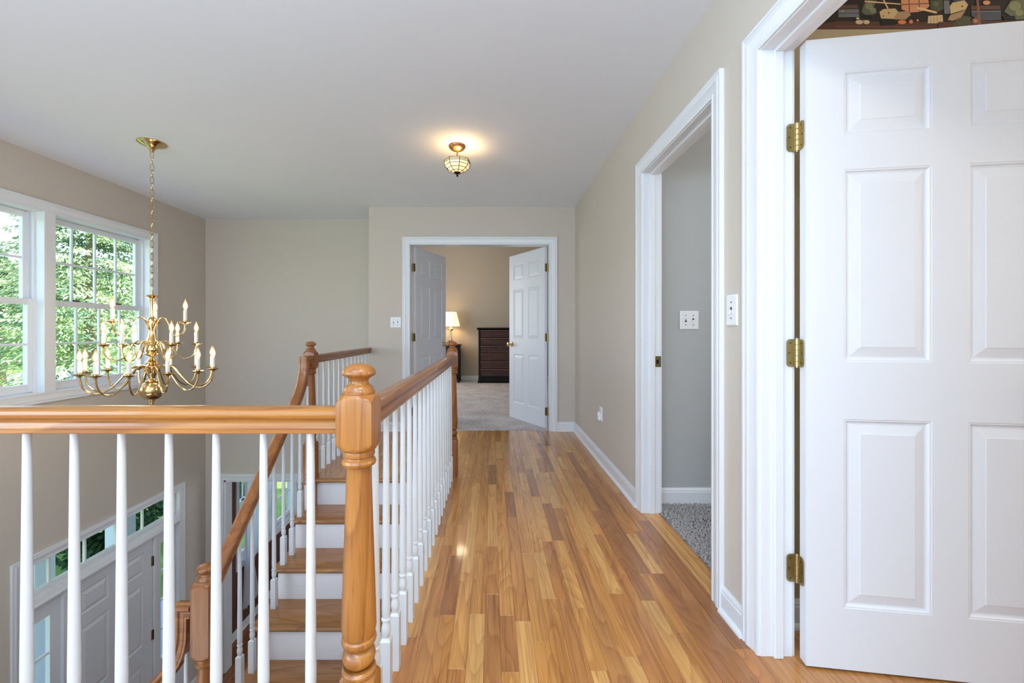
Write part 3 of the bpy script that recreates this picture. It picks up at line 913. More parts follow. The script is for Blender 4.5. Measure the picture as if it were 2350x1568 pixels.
# ------------------------------------------------------------------ handrails and balusters
RH = [(0.018, 0), (0.0235, 0.0008), (0.0245, 0.0022), (0.0245, 0.0085), (0.0225, 0.0098), (0.0225, 0.0112), (0.0235, 0.0125), (0.0215, 0.017), (0.0195, 0.023), (0.0195, 0.029), (0.022, 0.034), (0.027, 0.0365), (0.0295, 0.041), (0.030, 0.047), (0.0285, 0.053), (0.024, 0.0575), (0.014, 0.0605), (0.005, 0.0615)]
RAIL = RH + [(-x, z) for x, z in RH[::-1]]
RT = 0.912                   # top of level rails
def rail_prof(): return [(s, u-0.0615) for s, u in RAIL]      # path runs along the rail's top
def baluster_mesh(H):
    b = MB()
    n = 16
    q = 0.0155
    bt = 0.182
    b.box(-q, -q, 0, q, q, bt-0.007)
    # chamfer to the turning
    vv = [(-q,-q,bt-.007),(q,-q,bt-.007),(q,q,bt-.007),(-q,q,bt-.007),(-.009,-.009,bt),(.009,-.009,bt),(.009,.009,bt),(-.009,.009,bt)]
    b.add(vv, [(0,1,5,4),(1,2,6,5),(2,3,7,6),(3,0,4,7),(4,5,6,7)])
    prof = [(0.0095, bt-0.002), (0.0095, bt+0.003), (0.0125, bt+0.010), (0.0140, bt+0.020), (0.0135, bt+0.030), (0.0115, bt+0.040), (0.0102, bt+0.046), (0.0102, bt+0.049), (0.0138, bt+0.051), (0.0145, bt+0.054), (0.0138, bt+0.057), (0.0112, bt+0.059), (0.0112, bt+0.063), (0.0126, bt+0.070), (0.0128, bt+0.090)]
    z0 = bt+0.09
    for k in range(1, 6):
        prof.append((0.0128 + (0.0080-0.0128)*k/5, z0 + (H-z0)*k/5))
    b.lathe(prof, n)
    return b.mesh('baluster', M['baluster'], angle=30)
BAL = baluster_mesh(RT-0.0605)
def rail_obj(path, S, m, parent):
    b = MB(); b.sweep(path, rail_prof(), S)
    return b.build('handrail', m, parent, angle=30)
# front balustrade (along x)
fb = empty('balustrade', (-1.9, YF, 0)); tag(fb, 'level balustrade crossing the near left, honey oak rail on white balusters', 'balustrade', 'stair and hall balustrades')
def put(o, root):              # keep world place under an Empty root that is only translated
    o.location = Vector(o.location) - Vector(root.location); o.parent = root
o = rail_obj([(XL, YF, RT), (xrail(YF)-0.040, YF, RT)], (0, 1, 0), M['oak_x'], None); put(o, fb)
k = 0; x = xrail(YF) - 0.1145
while x > XL + 0.08:
    put(obj('baluster', BAL, None, (x, YF, 0)), fb); x -= 0.1125
# hall balustrade (along y)
hb = empty('balustrade', (-0.31, 2.1, 0)); tag(hb, 'hall edge balustrade running from the near newel towards the bedroom doors', 'balustrade', 'stair and hall balustrades')
o = rail_obj([(xrail(YFAR-0.04), YFAR-0.04, RT), (xrail(YF+0.04), YF+0.04, RT)], (1, 0, 0), M['oakd_y'], None); put(o, hb)
for k in range(18):
    y = 1.1415 + k*0.11345
    put(obj('baluster', BAL, None, (xrail(y), y, 0)), hb)
# landing balustrade (upper left)
lb = empty('balustrade', (XS, 3.8, 0)); tag(lb, 'short landing balustrade between the stair newel and the end wall', 'balustrade', 'stair and hall balustrades')
o = rail_obj([(XS-0.003, YE, RT), (XS-0.003, YN+0.04, RT)], (1, 0, 0), M['oakd_y'], None); put(o, lb)
for k in range(12):
    y = YN + 0.125 + k*0.1115
    put(obj('baluster', BAL, None, (XS-0.003, y, 0)), lb)
# stair balustrade, upper flight, with gooseneck at the top
SL = RISE/RUN
sb = empty('balustrade', (XS, 2.5, -0.5)); tag(sb, 'sloping stair balustrade with curved gooseneck at its top', 'balustrade', 'stair and hall balustrades')
def slope_top(y): return 0.475 + (y - 2.68)*SL
def bez(p0, p1, p2, n=8):
    return [tuple((1-t)**2*a + 2*t*(1-t)*b_ + t*t*c for a, b_, c in zip(p0, p1, p2)) for t in [k/n for k in range(n+1)]]
yv = 2.985
path = [(XS, YN-0.04, RT), (XS, yv, RT)]
yj = yv; zj = slope_top(yv)
path += bez((XS, yv, zj+0.14), (XS, yv, zj+0.005), (XS, yv-0.115, slope_top(yv-0.115)), 10)
path += [(XS, YLOW+0.04, slope_top(YLOW+0.04))]
o = rail_obj(path, (1, 0, 0), M['oakd_y'], None); put(o, sb)
for n in range(1, 5):
    for off in (0.052, 0.169):
        y = YN - n*RUN + off + (0.0)
        z = -n*RISE
        H = slope_top(min(y, yv-0.03)) - 0.0615/math.cos(math.atan(SL)) - z + 0.006
        if n == 1 and off > 0.1: H += 0.05
        me = baluster_mesh(H)
        put(obj('baluster', me, None, (XS, y, z+0.0006)), sb)
# lower flight balustrade turning towards -x
lw = empty('balustrade', (-1.7, YLOW, -1.0)); tag(lw, 'lower stair balustrade dropping away left from the turning newel', 'balustrade', 'stair and hall balustrades')
zt = -0.166; XT = XS-0.005
xv = XT - 0.115
def slope2(x): return -0.485 + (x + 1.53)*SL
path = [(XT-0.04, YLOW, zt), (xv, YLOW, zt)]
path += bez((xv, YLOW, slope2(xv)+0.13), (xv, YLOW, slope2(xv)+0.005), (xv-0.11, YLOW, slope2(xv-0.11)), 10)
path += [(-2.45, YLOW, slope2(-2.45))]
o = rail_obj(path, (0, -1, 0), M['oakd_x'], None); put(o, lw)
for n in range(0, 4):
    for off in (0.03, 0.147):
        x = XT + 0.0 - n*RUN - off - 0.06
        z = -(7+n)*RISE + (RISE if False else 0)
        H = slope2(min(x, xv-0.02)) - 0.081 - z + 0.004
        if n == 0 and off < 0.1: x = XT - 0.072; H = -0.40 - z
        put(obj('baluster', baluster_mesh(H), None, (x, YLOW, z+0.0006)), lw)

# ------------------------------------------------------------------ staircase
st = empty('staircase', (-0.85, 2.5, -1.2)); tag(st, 'oak and white staircase descending left of the hall balustrade', 'staircase')
TP = nosing_prof(0.26, 0.027)
for n in range(1, 6):
    yn = YN - n*RUN; z = -n*RISE
    b = MB(); b.sweep([(XS-0.045, yn, z), (XW, yn, z)], [(-(p[0]-0.03)+0.0+0.2, p[1]) for p in nosing_prof(RUN+0.03, 0.027)], (0, 1, 0))
    b.v = [(x_, y_ , z_) for x_, y_, z_ in b.v]
    # local profile: s from nosing (negative, towards the camera) to the riser behind
    ys = [p[1] for p in b.v]; sh = (yn - 0.012) - min(ys)
    b.v = [(x_, y_+sh, z_) for x_, y_, z_ in b.v]
    o = b.build('tread', M['tread']); put(o, st)
for n in range(0, 6):
    yn = YN - n*RUN + 0.018; z = -n*RISE
    b = MB(); b.box(XS-0.018, yn, z-RISE, XW, yn+0.016, z-0.0265)
    o = b.build('riser', M['riser'], smooth=False); put(o, st)
    b = MB(); b.sweep([(XS-0.018, yn, z-0.027), (XW, yn, z-0.027)], [(0, 0), (-0.012, 0), (-0.011, -0.005), (-0.006, -0.011), (0, -0.014)], (0, 1, 0))
    o = b.build('cove_moulding', M['tread']); put(o, st)
# open stringer on the left
poly = []
for n in range(0, 6):
    yn = YN - n*RUN + 0.034
    poly += [(yn, -n*RISE-0.027), (yn, -(n+1)*RISE-0.027)]
poly = poly + [(YN-6*RUN+0.034, -6*RISE-0.027), (YN-6*RUN+0.034, -6*RISE-0.30), (YN-5*RUN-0.02, -6*RISE-0.30), (YN+0.034, -RISE-0.32)]
b = MB(); b.prism(poly, 'x', XS-0.018, XS+0.0)
o = b.build('stringer', M['riser'], smooth=False); put(o, st)
# turning landing and the first steps of the lower flight
ZL = -6*RISE
b = MB(); b.box(XS-0.045, 1.045, ZL-0.03, XW, YLOW+0.03, ZL, c=0.004); o = b.build('turning_landing', M['tread']); put(o, st)
b = MB(); b.box(XS-0.03, 1.045, ZL-0.28, XW, YLOW-0.01, ZL-0.03); o = b.build('landing_frame', M['riser'], smooth=False); put(o, st)
for n in range(0, 4):
    x1 = XS - 0.045 - n*RUN; z = ZL - (n+1)*RISE
    b = MB(); b.box(x1-RUN-0.02, 1.045, z-0.027, x1+0.015, YLOW+0.03, z, c=0.006); o = b.build('tread', M['tread']); put(o, st)
    b = MB(); b.box(x1-0.002, 1.045, z, x1+0.014, YLOW+0.01, z+RISE-0.027); o = b.build('riser', M['riser'], smooth=False); put(o, st)
b = MB(); b.box(XS-0.05-4*RUN-0.5, 1.045, FZ, XS-0.05-4*RUN, YLOW, ZL-4*RISE-0.03); b.box(XS-0.05-4*RUN, 1.045, FZ, XW, YLOW-0.01, FZ+0.02)
o = b.build('stair_base', M['riser'], smooth=False); put(o, st)

# ------------------------------------------------------------------ windows
def sash(root, x, y0, y1, z0, z1, cols, rows, st=0.045, tr=0.045, br=0.045, lock=False, zlock=None):
    t = 0.032
    b = MB()
    b.box(x-t/2, y0, z0, x+t/2, y0+st, z1, c=0.003); b.box(x-t/2, y1-st, z0, x+t/2, y1, z1, c=0.003)
    b.box(x-t/2, y0+st, z1-tr, x+t/2, y1-st, z1, c=0.003); b.box(x-t/2, y0+st, z0, x+t/2, y1-st, z0+br, c=0.003)
    s = b.build('sash', M['trim'], root)
    gy0, gy1, gz0, gz1 = y0+st, y1-st, z0+br, z1-tr
    m = 0.009
    for c in range(1, cols):
        yy = gy0 + (gy1-gy0)*c/cols
        b = MB(); b.box(x-0.011, yy-m, gz0, x+0.011, yy+m, gz1, c=0.004); b.build('muntin', M['trim'], s)
    for r in range(1, rows):
        zz = gz0 + (gz1-gz0)*r/rows
        b = MB(); b.box(x-0.0105, gy0, zz-m, x+0.0105, gy1, zz+m, c=0.004); b.build('muntin', M['trim'], s)
    for c in range(cols):
        for r in range(rows):
            a0 = gy0 + (gy1-gy0)*c/cols; a1 = gy0 + (gy1-gy0)*(c+1)/cols
            e0 = gz0 + (gz1-gz0)*r/rows; e1 = gz0 + (gz1-gz0)*(r+1)/rows
            b = MB(); b.face([(x, a0, e0), (x, a1, e0), (x, a1, e1), (x, a0, e1)])
            b.build('pane', M['glass'], s, smooth=False, recalc=False)
    if lock:
        for q in (0.28, 0.72):
            yy = y0 + (y1-y0)*q
            b = MB(); b.lathe([(0.028, 0), (0.030, 0.004), (0.026, 0.012), (0.012, 0.017), (0, 0.018)], 16)
            b.box(-0.008, -0.03, 0.008, 0.006, 0.03, 0.016, c=0.002)
            b.xf(Matrix.Translation((x, yy, z1)) @ Matrix.Diagonal((0.5, 1, 1, 1)))
            b.build('sash_lock', M['dark_brass'], s)
    return s
win = empty('window_1', (XL, 3.28, 0.6)); struct(win, 'pair of white double-hung windows high in the stairwell wall', 'window')
wb = []
def window_pair(root, units, z0, z1, x_in, depth=0.15, cols=4, rows=2):
    y0 = units[0][0]; y1 = units[-1][1]
    n0 = set(C.objects)
    b = MB()
    xo = x_in - depth
    b.box(xo, y0-0.02, z0-0.02, x_in+0.001, y0, z1+0.02); b.box(xo, y1, z0-0.02, x_in+0.001, y1+0.02, z1+0.02)
    b.box(xo, y0, z1, x_in+0.001, y1, z1+0.02); b.box(xo, y0, z0-0.02, x_in+0.001, y1, z0)
    for a, c in zip(units, units[1:]): b.box(xo, a[1], z0, x_in+0.001, c[0], z1)
    b.build('window_jamb', M['trim'], root, smooth=False)
    for a, c in zip(units, units[1:]):
        b = MB(); b.box(x_in, a[1]-0.004, z0-0.004, x_in+0.014, c[0]+0.004, z1+0.004, c=0.003); b.build('mullion', M['trim'], root)
    zm = (z0+z1)/2
    for a in units:
        b = MB()
        for s in (0, 1):
            yy = a[0] if s == 0 else a[1]; d = 1 if s == 0 else -1
            for (xa, xb) in ((x_in-0.066, x_in-0.060), (x_in-0.104, x_in-0.098), (x_in-0.142, x_in-0.136)):
                b.box(xa, yy, z0, xb, yy+d*0.014, z1)
        b.build('sash_track', M['trim'], root, smooth=False)
        sash(root, x_in-0.120, a[0]+0.004, a[1]-0.004, zm-0.022, z1-0.004, cols, rows)
        sash(root, x_in-0.082, a[0]+0.004, a[1]-0.004, z0+0.004, zm+0.022, cols, rows, br=0.06, lock=True)
    # picture-frame casing
    N = Vector((1, 0, 0)); rv = 0.004
    b = MB(); b.sweep([(x_in, y0-rv, z0-rv), (x_in, y0-rv, z1+rv), (x_in, y1+rv, z1+rv), (x_in, y1+rv, z0-rv)], CASE, N, closed=True)
    b.build('casing', M['trim'], root, angle=25)
    for o in C.objects:
        if o not in n0 and o.parent is root: o.location = Vector(o.location) - Vector(root.location)
window_pair(win, [(2.29, 3.255), (3.335, 4.27)], 0.62, 2.01, XL)
dwin = empty('window_2', (XL, 6.6, -2.0)); struct(dwin, 'dining room window seen through the stair balusters', 'window')
window_pair(dwin, [(5.77, 6.58), (6.64, 7.43)], -2.08, -0.57, XL, cols=3, rows=2)

# ------------------------------------------------------------------ front door unit
fd = empty('door_4', (XL, 3.89, FZ)); struct(fd, 'grey white panelled front door with sidelights and transom in the foyer', 'door')
n0 = set(C.objects)
xi = XL
y0, y1, zt, zb = 3.11, 4.66, -0.675, FZ
b = cased('', (xi, y0), (xi, y1), FZ, zt, (1, 0)); b.build('casing', M['trim'], fd, angle=25)
b = MB()
b.box(xi-0.15, y0-0.02, FZ, xi+0.001, y0, zt+0.02); b.box(xi-0.15, y1, FZ, xi+0.001, y1+0.02, zt+0.02); b.box(xi-0.15, y0, zt, xi+0.001, y1, zt+0.02)
b.build('frame', M['trim'], fd, smooth=False)
b = MB(); b.box(xi-0.12, y0, -1.03, xi-0.005, y1, -0.925, c=0.003); b.sweep([(xi-0.005, y0, -0.975), (xi-0.005, y1, -0.975)], [(0, -0.04), (0.008, -0.038), (0.012, -0.02), (0.022, 0.005), (0.03, 0.012), (0.03, 0.024), (0, 0.03)], (1, 0, 0))
b.build('transom_bar', M['trim'], fd, angle=25)
for (a, c) in ((3.415, 3.45), (4.335, 4.37)):
    b = MB(); b.box(xi-0.12, a, FZ, xi-0.005, c, -1.03, c=0.003); b.build('mullion', M['trim'], fd)
# transom sash
ty = [3.11+0.02] + [3.342, 3.636, 3.935, 4.235, 4.53] + [4.66-0.02]
b = MB(); xg = xi-0.05
b.box(xg-0.02, y0, -0.925, xg+0.02, y1, -0.895, c=0.002); b.box(xg-0.02, y0, -0.69, xg+0.02, y1, zt, c=0.002)
b.box(xg-0.02, y0, -0.895, xg+0.02, ty[0], -0.69, c=0.002); b.box(xg-0.02, ty[-1], -0.895, xg+0.02, y1, -0.69, c=0.002)
ts = b.build('transom_sash', M['trim'], fd)
for a in ty[1:-1]:
    b = MB(); b.box(xg-0.012, a-0.009, -0.895, xg+0.012, a+0.009, -0.69, c=0.003); b.build('muntin', M['trim'], ts)
for a, c in zip(ty, ty[1:]):
    b = MB(); b.face([(xg, a, -0.895), (xg, c, -0.895), (xg, c, -0.69), (xg, a, -0.69)]); b.build('pane', M['glass'], ts, smooth=False, recalc=False)
# sidelights
for (a, c) in ((3.11, 3.415), (4.37, 4.66)):
    b = MB(); g0, g1 = a+0.08, c-0.08
    b.box(xg-0.02, a, FZ, xg+0.02, g0, -1.03, c=0.002); b.box(xg-0.02, g1, FZ, xg+0.02, c, -1.03, c=0.002)
    b.box(xg-0.02, g0, -1.15, xg+0.02, g1, -1.03, c=0.002); b.box(xg-0.02, g0, FZ, xg+0.02, g1, -2.36, c=0.002)
    s = b.build('sidelight', M['trim'], fd)
    zz = [-2.36, -2.06, -1.755, -1.45, -1.15]
    for z in zz[1:-1]:
        b = MB(); b.box(xg-0.012, g0, z-0.009, xg+0.012, g1, z+0.009, c=0.003); b.build('muntin', M['trim'], s)
    for e, f in zip(zz, zz[1:]):
        b = MB(); b.face([(xg, g0, e), (xg, g1, e), (xg, g1, f), (xg, g0, f)]); b.build('pane', M['glass'], s, smooth=False, recalc=False)
# leaf
dy0, dy1 = 3.453, 4.332
cols = [(0.115, 0.385), (0.495, 0.765)]
pzs = PZ
b = MB(); t = 0.045; W = dy1-dy0
xs = [0, 0.115, 0.385, 0.495, 0.765, W]; zs = [0.008] + [q for p in pzs for q in p] + [2.005]
for i in range(5):
    for k in range(7):
        if i % 2 == 1 and k % 2 == 1: continue
        for sy in (-1, 1):
            q = [(xs[i], sy*t/2, zs[k]), (xs[i+1], sy*t/2, zs[k]), (xs[i+1], sy*t/2, zs[k+1]), (xs[i], sy*t/2, zs[k+1])]
            b.face(q if sy == -1 else q[::-1])
b.face([(0, -t/2, 0.008), (0, -t/2, 2.005), (0, t/2, 2.005), (0, t/2, 0.008)]); b.face([(W, -t/2, 0.008), (W, t/2, 0.008), (W, t/2, 2.005), (W, -t/2, 2.005)])
b.face([(0, -t/2, 2.005), (W, -t/2, 2.005), (W, t/2, 2.005), (0, t/2, 2.005)])
leaf = b.build('door_leaf', M['door'], fd, smooth=False, recalc=False)
leaf.rotation_euler = (0, 0, R(90)); leaf.location = (xi-0.045, dy0, FZ)
for a, c in cols:
    for e, f in pzs:
        o = panel_mesh(c-a, f-e, t).build('raised_panel', M['door'], leaf, angle=20, recalc=False); o.location = (a, 0, e)
kb = knob(leaf, 0.07, 0.95, t)
for z in (0.3, 1.02, 1.775):
    b = MB(); b.lathe([(0.006, -0.05), (0.0065, -0.048), (0.0065, 0.048), (0.006, 0.05)], 10)
    b.box(-0.004, -0.02, -0.05, 0.0, 0.02, 0.05)
    o = b.build('hinge', M['dark_brass'], fd); o.location = (xi-0.016, dy1+0.004, FZ+z)
for o in C.objects:
    if o not in n0 and o.parent is fd: o.location = Vector(o.location) - Vector(fd.location)

# ------------------------------------------------------------------ wall plates
def plate(name, label, loc, N, gangs, kind, up=(0.5, 0.5), cat='light switch'):
    """cover plate on a wall; built facing -y then turned so that it faces N"""
    w_ = 0.070 + 0.046*(gangs-1); h = 0.115
    b = MB()
    vv = []
    for d, ins in ((0, 0), (-0.003, 0.0), (-0.006, 0.004)):
        vv += [(-w_/2+ins, d, -h/2+ins), (w_/2-ins, d, -h/2+ins), (w_/2-ins, d, h/2-ins), (-w_/2+ins, d, h/2-ins)]
    ff = [(8, 9, 10, 11), (3, 2, 1, 0)]
    for L in (0, 4):
        for i in range(4): j = (i+1) % 4; ff.append((L+i, L+j, L+4+j, L+4+i))
    b.add(vv, ff)
    root = b.build(name, M['plastic'], smooth=False)
    for g in range(gangs):
        cx = (g - (gangs-1)/2)*0.046
        if kind == 'switch':
            q = MB(); q.box(cx-0.0052, -0.0066, -0.012, cx+0.0052, -0.0055, 0.012); q.build('switch_slot', M['slot'], root, smooth=False)
            q = MB(); s = 1 if up[g] else -1
            q.prism([(-0.006, s*0.010), (-0.006, -s*0.002), (-0.017, s*0.011), (-0.016, s*0.0155)], 'x', cx-0.0042, cx+0.0042)
            q.build('toggle', M['plastic'], root, smooth=False)
            for z in (-0.03, 0.03):
                q = MB(); q.lathe([(0.0033, 0), (0.0033, 0.0012), (0, 0.0016)], 10); q.xf(Matrix.Translation((cx, -0.0055, z)) @ Matrix.Rotation(PI/2, 4, 'X'))
                q.build('screw', M['slot'], root)
        else:
            for z in (-0.0195, 0.0195):
                q = MB(); q.lathe([(0.0165, 0), (0.0165, 0.0015), (0.015, 0.0022)], 20); q.xf(Matrix.Translation((cx, -0.0055, z)) @ Matrix.Rotation(PI/2, 4, 'X'))
                q.build('receptacle', M['plastic'], root)
            for z in (0.0195,):
                for sx in (-0.006, 0.006):
                    q = MB(); q.box(sx-0.001, -0.0082, z-0.002, sx+0.001, -0.0075, z+0.007); q.build('slot', M['slot'], root, smooth=False)
    root.location = loc
    root.rotation_euler = (0, 0, math.atan2(N[1], N[0]) + PI/2)
    tag(root, label, cat)
    return root
plate('light_switch', 'white double toggle switch plate beside the bedroom doors', (-1.052, YE, 1.185), (0, -1), 2, 'switch', (1, 0))
plate('light_switch', 'white double toggle switch plate on the grey side room wall', (1.238, 2.66, 1.158), (0, -1), 2, 'switch', (1, 0))
plate('light_switch', 'white single toggle switch between the two right doorways', (XR, 1.583, 1.168), (-1, 0), 1, 'switch', (0,))
plate('wall_outlet', 'white outlet plate low on the right hall wall', (XR, 3.49, 0.405), (-1, 0), 1, 'outlet', cat='outlet')
nl = MB(); nl.box(-0.02, -0.028, -0.045, 0.02, -0.0077, 0.0, c=0.004); nl.lathe([(0.012, 0), (0.014, 0.01), (0.012, 0.024), (0.004, 0.03), (0, 0.0305)], 12, (0, -0.018, -0.004))
o = nl.build('night_light', M['plastic']); o.location = (XR, 3.49, 0.400); o.rotation_euler = (0, 0, R(-90))
tag(o, 'small white night light plugged into the low hall outlet', 'night light')

# ------------------------------------------------------------------ chandelier
CX, CY = -2.44, 3.03
ch = empty('chandelier', (CX, CY, CEIL)); tag(ch, 'three-tier polished brass chandelier with lit candle bulbs over the stairwell', 'chandelier')
zz = lambda z: z - CEIL
b = MB(); b.lathe([(0.0, 0), (0.088, 0), (0.089, -0.006), (0.082, -0.011), (0.060, -0.020), (0.034, -0.032), (0.020, -0.046), (0.014, -0.058), (0.010, -0.066), (0, -0.068)], 32)
b.build('canopy', M['brass'], ch)
# chain
LINK = MB(); L2, W2, RR = 0.027, 0.0105, 0.0024
pts = []
for k in range(16):
    a = 2*PI*k/16
    pts.append((W2*math.copysign(abs(math.cos(a))**0.8, math.cos(a)), 0, L2*math.sin(a)))
vv = []; ff = []
for i, p in enumerate(pts):
    p = Vector(p); t = (Vector(pts[(i+1) % 16]) - Vector(pts[i-1])).normalized(); s_ = Vector((0, 1, 0)); u = t.cross(s_)
    for q in range(6):
        a = 2*PI*q/6; vv.append(p + s_*RR*math.cos(a) + u*RR*math.sin(a))
for i in range(16):
    for q in range(6):
        ff.append((i*6+q, i*6+(q+1) % 6, ((i+1) % 16)*6+(q+1) % 6, ((i+1) % 16)*6+q))
LINK.add(vv, ff); LM = LINK.mesh('chain_link', M['brass'])
zc = zz(2.355); k = 0
while zc > zz(1.365):
    o = obj('chain_link', LM, ch, (0, 0, zc), (0, 0, PI/2*(k % 2) + 0.4)); zc -= 0.0458; k += 1
b = MB()
S = [(0, 1.368), (0.008, 1.366), (0.009, 1.352), (0.020, 1.348), (0.038, 1.345), (0.039, 1.341), (0.028, 1.332), (0.016, 1.322), (0.012, 1.310), (0.015, 1.304), (0.012, 1.296), (0.011, 1.22), (0.013, 1.19), (0.022, 1.182), (0.030, 1.165), (0.031, 1.135), (0.026, 1.118), (0.018, 1.105), (0.015, 1.09), (0.020, 1.06), (0.028, 1.035), (0.033, 1.022), (0.036, 1.012), (0.024, 1.004), (0.030, 0.992), (0.040, 0.975), (0.042, 0.955), (0.034, 0.938), (0.048, 0.930), (0.050, 0.926), (0.030, 0.916), (0.014, 0.906), (0.013, 0.896), (0.022, 0.884), (0.030, 0.874), (0.042, 0.868), (0.042, 0.864), (0.028, 0.858), (0.020, 0.850), (0.034, 0.842), (0.036, 0.800), (0.030, 0.78), (0.022, 0.765), (0.018, 0.75), (0.022, 0.742), (0.040, 0.738), (0.042, 0.733), (0.03, 0.729)]
b.lathe([(r, zz(z)) for r, z in S], 28)
b.build('stem', M['brass'], ch, angle=30)
b = MB()
b.lathe([(0.0735*math.cos(-PI/2 + PI*k/18) if 0 < k < 18 else 0, zz(0.665 + 0.0735*math.sin(-PI/2 + PI*k/18))) for k in range(19)], 32)
b.build('ball', M['brass'], ch)
b = MB(); b.lathe([(0.016, zz(0.594)), (0.020, zz(0.588)), (0.010, zz(0.582)), (0.008, zz(0.575)), (0.017, zz(0.568)), (0.017, zz(0.563)), (0.006, zz(0.556)), (0, zz(0.551))], 16)
b.build('finial', M['brass'], ch)
def catmull(P, n=6):
    P = [Vector(p) for p in P]; out = []
    Q = [P[0]*2-P[1]] + P + [P[-1]*2-P[-2]]
    for i in range(1, len(Q)-2):
        for k in range(n):
            t = k/n; a, b_, c, d = Q[i-1], Q[i], Q[i+1], Q[i+2]
            out.append(0.5*((2*b_) + (c-a)*t + (2*a-5*b_+4*c-d)*t*t + (3*b_-a-3*c+d)*t**3))
    out.append(P[-1]); return out
PAN = MB(); PAN.lathe([(0, -0.016), (0.008, -0.014), (0.012, -0.006), (0.026, -0.002), (0.036, 0.005), (0.0375, 0.008), (0.035, 0.008), (0.024, 0.003), (0.014, 0.002), (0.014, 0.016), (0.0125, 0.018), (0, 0.018)], 20)
PANM = PAN.mesh('drip_pan', M['brass'])
SLV = MB(); SLV.lathe([(0.0118, 0.014), (0.0118, 0.088), (0.010, 0.092), (0.006, 0.093)], 14); SLVM = SLV.mesh('candle_sleeve', M['sleeve'])
BLB = MB(); BLB.lathe([(0.007, 0.090), (0.009, 0.096), (0.0145, 0.108), (0.0165, 0.120), (0.0150, 0.132), (0.0105, 0.146), (0.006, 0.158), (0.0025, 0.170), (0, 0.174)], 14); BLB.lathe([(0.004, 0.098), (0.0095, 0.110), (0.0112, 0.121), (0.0098, 0.132), (0.006, 0.144), (0.002, 0.154), (0, 0.156)], 12, m=1); BLBM = BLB.mesh('bulb', [M['envelope'], M['bulb']])
def tier(n, t0, prof, r_tube, stem_bottom=None):
    r, zpan = prof[-1]
    path = catmull([(p[0], 0, zz(p[1])) for p in prof], 6)
    b = MB(); b.tube(path, r_tube, 8)
    am = b.mesh('arm', M['brass'])
    for k in range(n):
        a = R(t0) + 2*PI*k/n
        ar = obj('arm', am, ch, (0, 0, 0), (0, 0, a))
        loc = (r, 0, zz(zpan)+0.012)
        obj('drip_pan', PANM, ar, loc); obj('candle_sleeve', SLVM, ar, loc); obj('bulb', BLBM, ar, loc)
tier(3, 4, [(0.018, 1.10), (0.035, 1.155), (0.060, 1.183), (0.088, 1.180), (0.112, 1.145), (0.130, 1.09), (0.158, 1.056), (0.192, 1.062), (0.218, 1.09), (0.228, 1.137)], 0.0048)
tier(6, 32.5, [(0.030, 0.955), (0.045, 1.00), (0.072, 1.018), (0.100, 1.002), (0.125, 0.955), (0.155, 0.905), (0.195, 0.885), (0.232, 0.900), (0.255, 0.935), (0.260, 0.978)], 0.0050)
tier(12, 21.25, [(0.030, 0.79), (0.050, 0.830), (0.085, 0.842), (0.125, 0.822), (0.170, 0.765), (0.220, 0.705), (0.275, 0.672), (0.325, 0.682), (0.362, 0.725), (0.375, 0.79)], 0.0058)
for z, e in ((1.25, 3), (1.08, 5), (0.9, 9)):
    for k in range(3):
        a = R(30+120*k); rr = 0.14 if z > 1.2 else 0.2 if z > 1 else 0.3
        lamp('chandelier_glow', 'POINT', (CX+rr*math.cos(a), CY+rr*math.sin(a), z), e/3*0.6, (1, 0.76, 0.5), radius=0.04)

# ------------------------------------------------------------------ hall ceiling light
LX, LY = -0.256, 3.08
cl = empty('ceiling_light', (LX, LY, CEIL)); tag(cl, 'small bowl ceiling light of amber leaded glass above the hall', 'ceiling light')
b = MB(); b.lathe([(0, 0), (0.060, 0), (0.062, -0.006), (0.058, -0.016), (0.045, -0.028), (0.026, -0.037), (0.010, -0.041), (0, -0.042)], 28); b.build('canopy', M['bronze'], cl)
b = MB(); b.lathe([(0.006, -0.04), (0.006, -0.19)], 10)
for k in range(4):
    a = PI/4+k*PI/2; b.tube([(0, 0, -0.115), (0.092*math.cos(a), 0.092*math.sin(a), -0.115)], 0.0025, 6)
b.build('stem', M['bronze'], cl)
BP = [(0.093, -0.112), (0.095, -0.122), (0.095, -0.131), (0.091, -0.150), (0.074, -0.171), (0.048, -0.187), (0.020, -0.196)]
NG = 8
def bp(i, k, ro=0.0):
    r, z = BP[k]; a = 2*PI*(i)/NG + 0.25
    return Vector(((r+ro)*math.cos(a), (r+ro)*math.sin(a), z))
for i in range(NG):
    for k in range(len(BP)-1):
        b = MB(); b.face([bp(i, k), bp(i+1, k), bp(i+1, k+1), bp(i, k+1)])
        o = b.build('pane', M['amber'], cl, smooth=False, recalc=False)
b = MB()
for i in range(NG):
    b.tube([bp(i, k, 0.001) for k in range(len(BP))], 0.0022, 6)
    for k in range(len(BP)): b.tube([bp(i, k, 0.001), bp(i+1, k, 0.001)], 0.0020 if k < 3 else 0.0018, 6)
b.build('lead_came', M['lead'], cl)
b = MB(); b.lathe([(0, -0.192), (0.024, -0.193), (0.025, -0.199), (0.016, -0.204), (0.008, -0.209), (0.008, -0.220), (0.004, -0.226), (0, -0.228)], 16); b.build('finial', M['black'], cl)
lamp('hall_light_glow', 'POINT', (LX+0.03, LY-0.02, CEIL-0.125), 2.7, (1, 0.66, 0.32), radius=0.035)

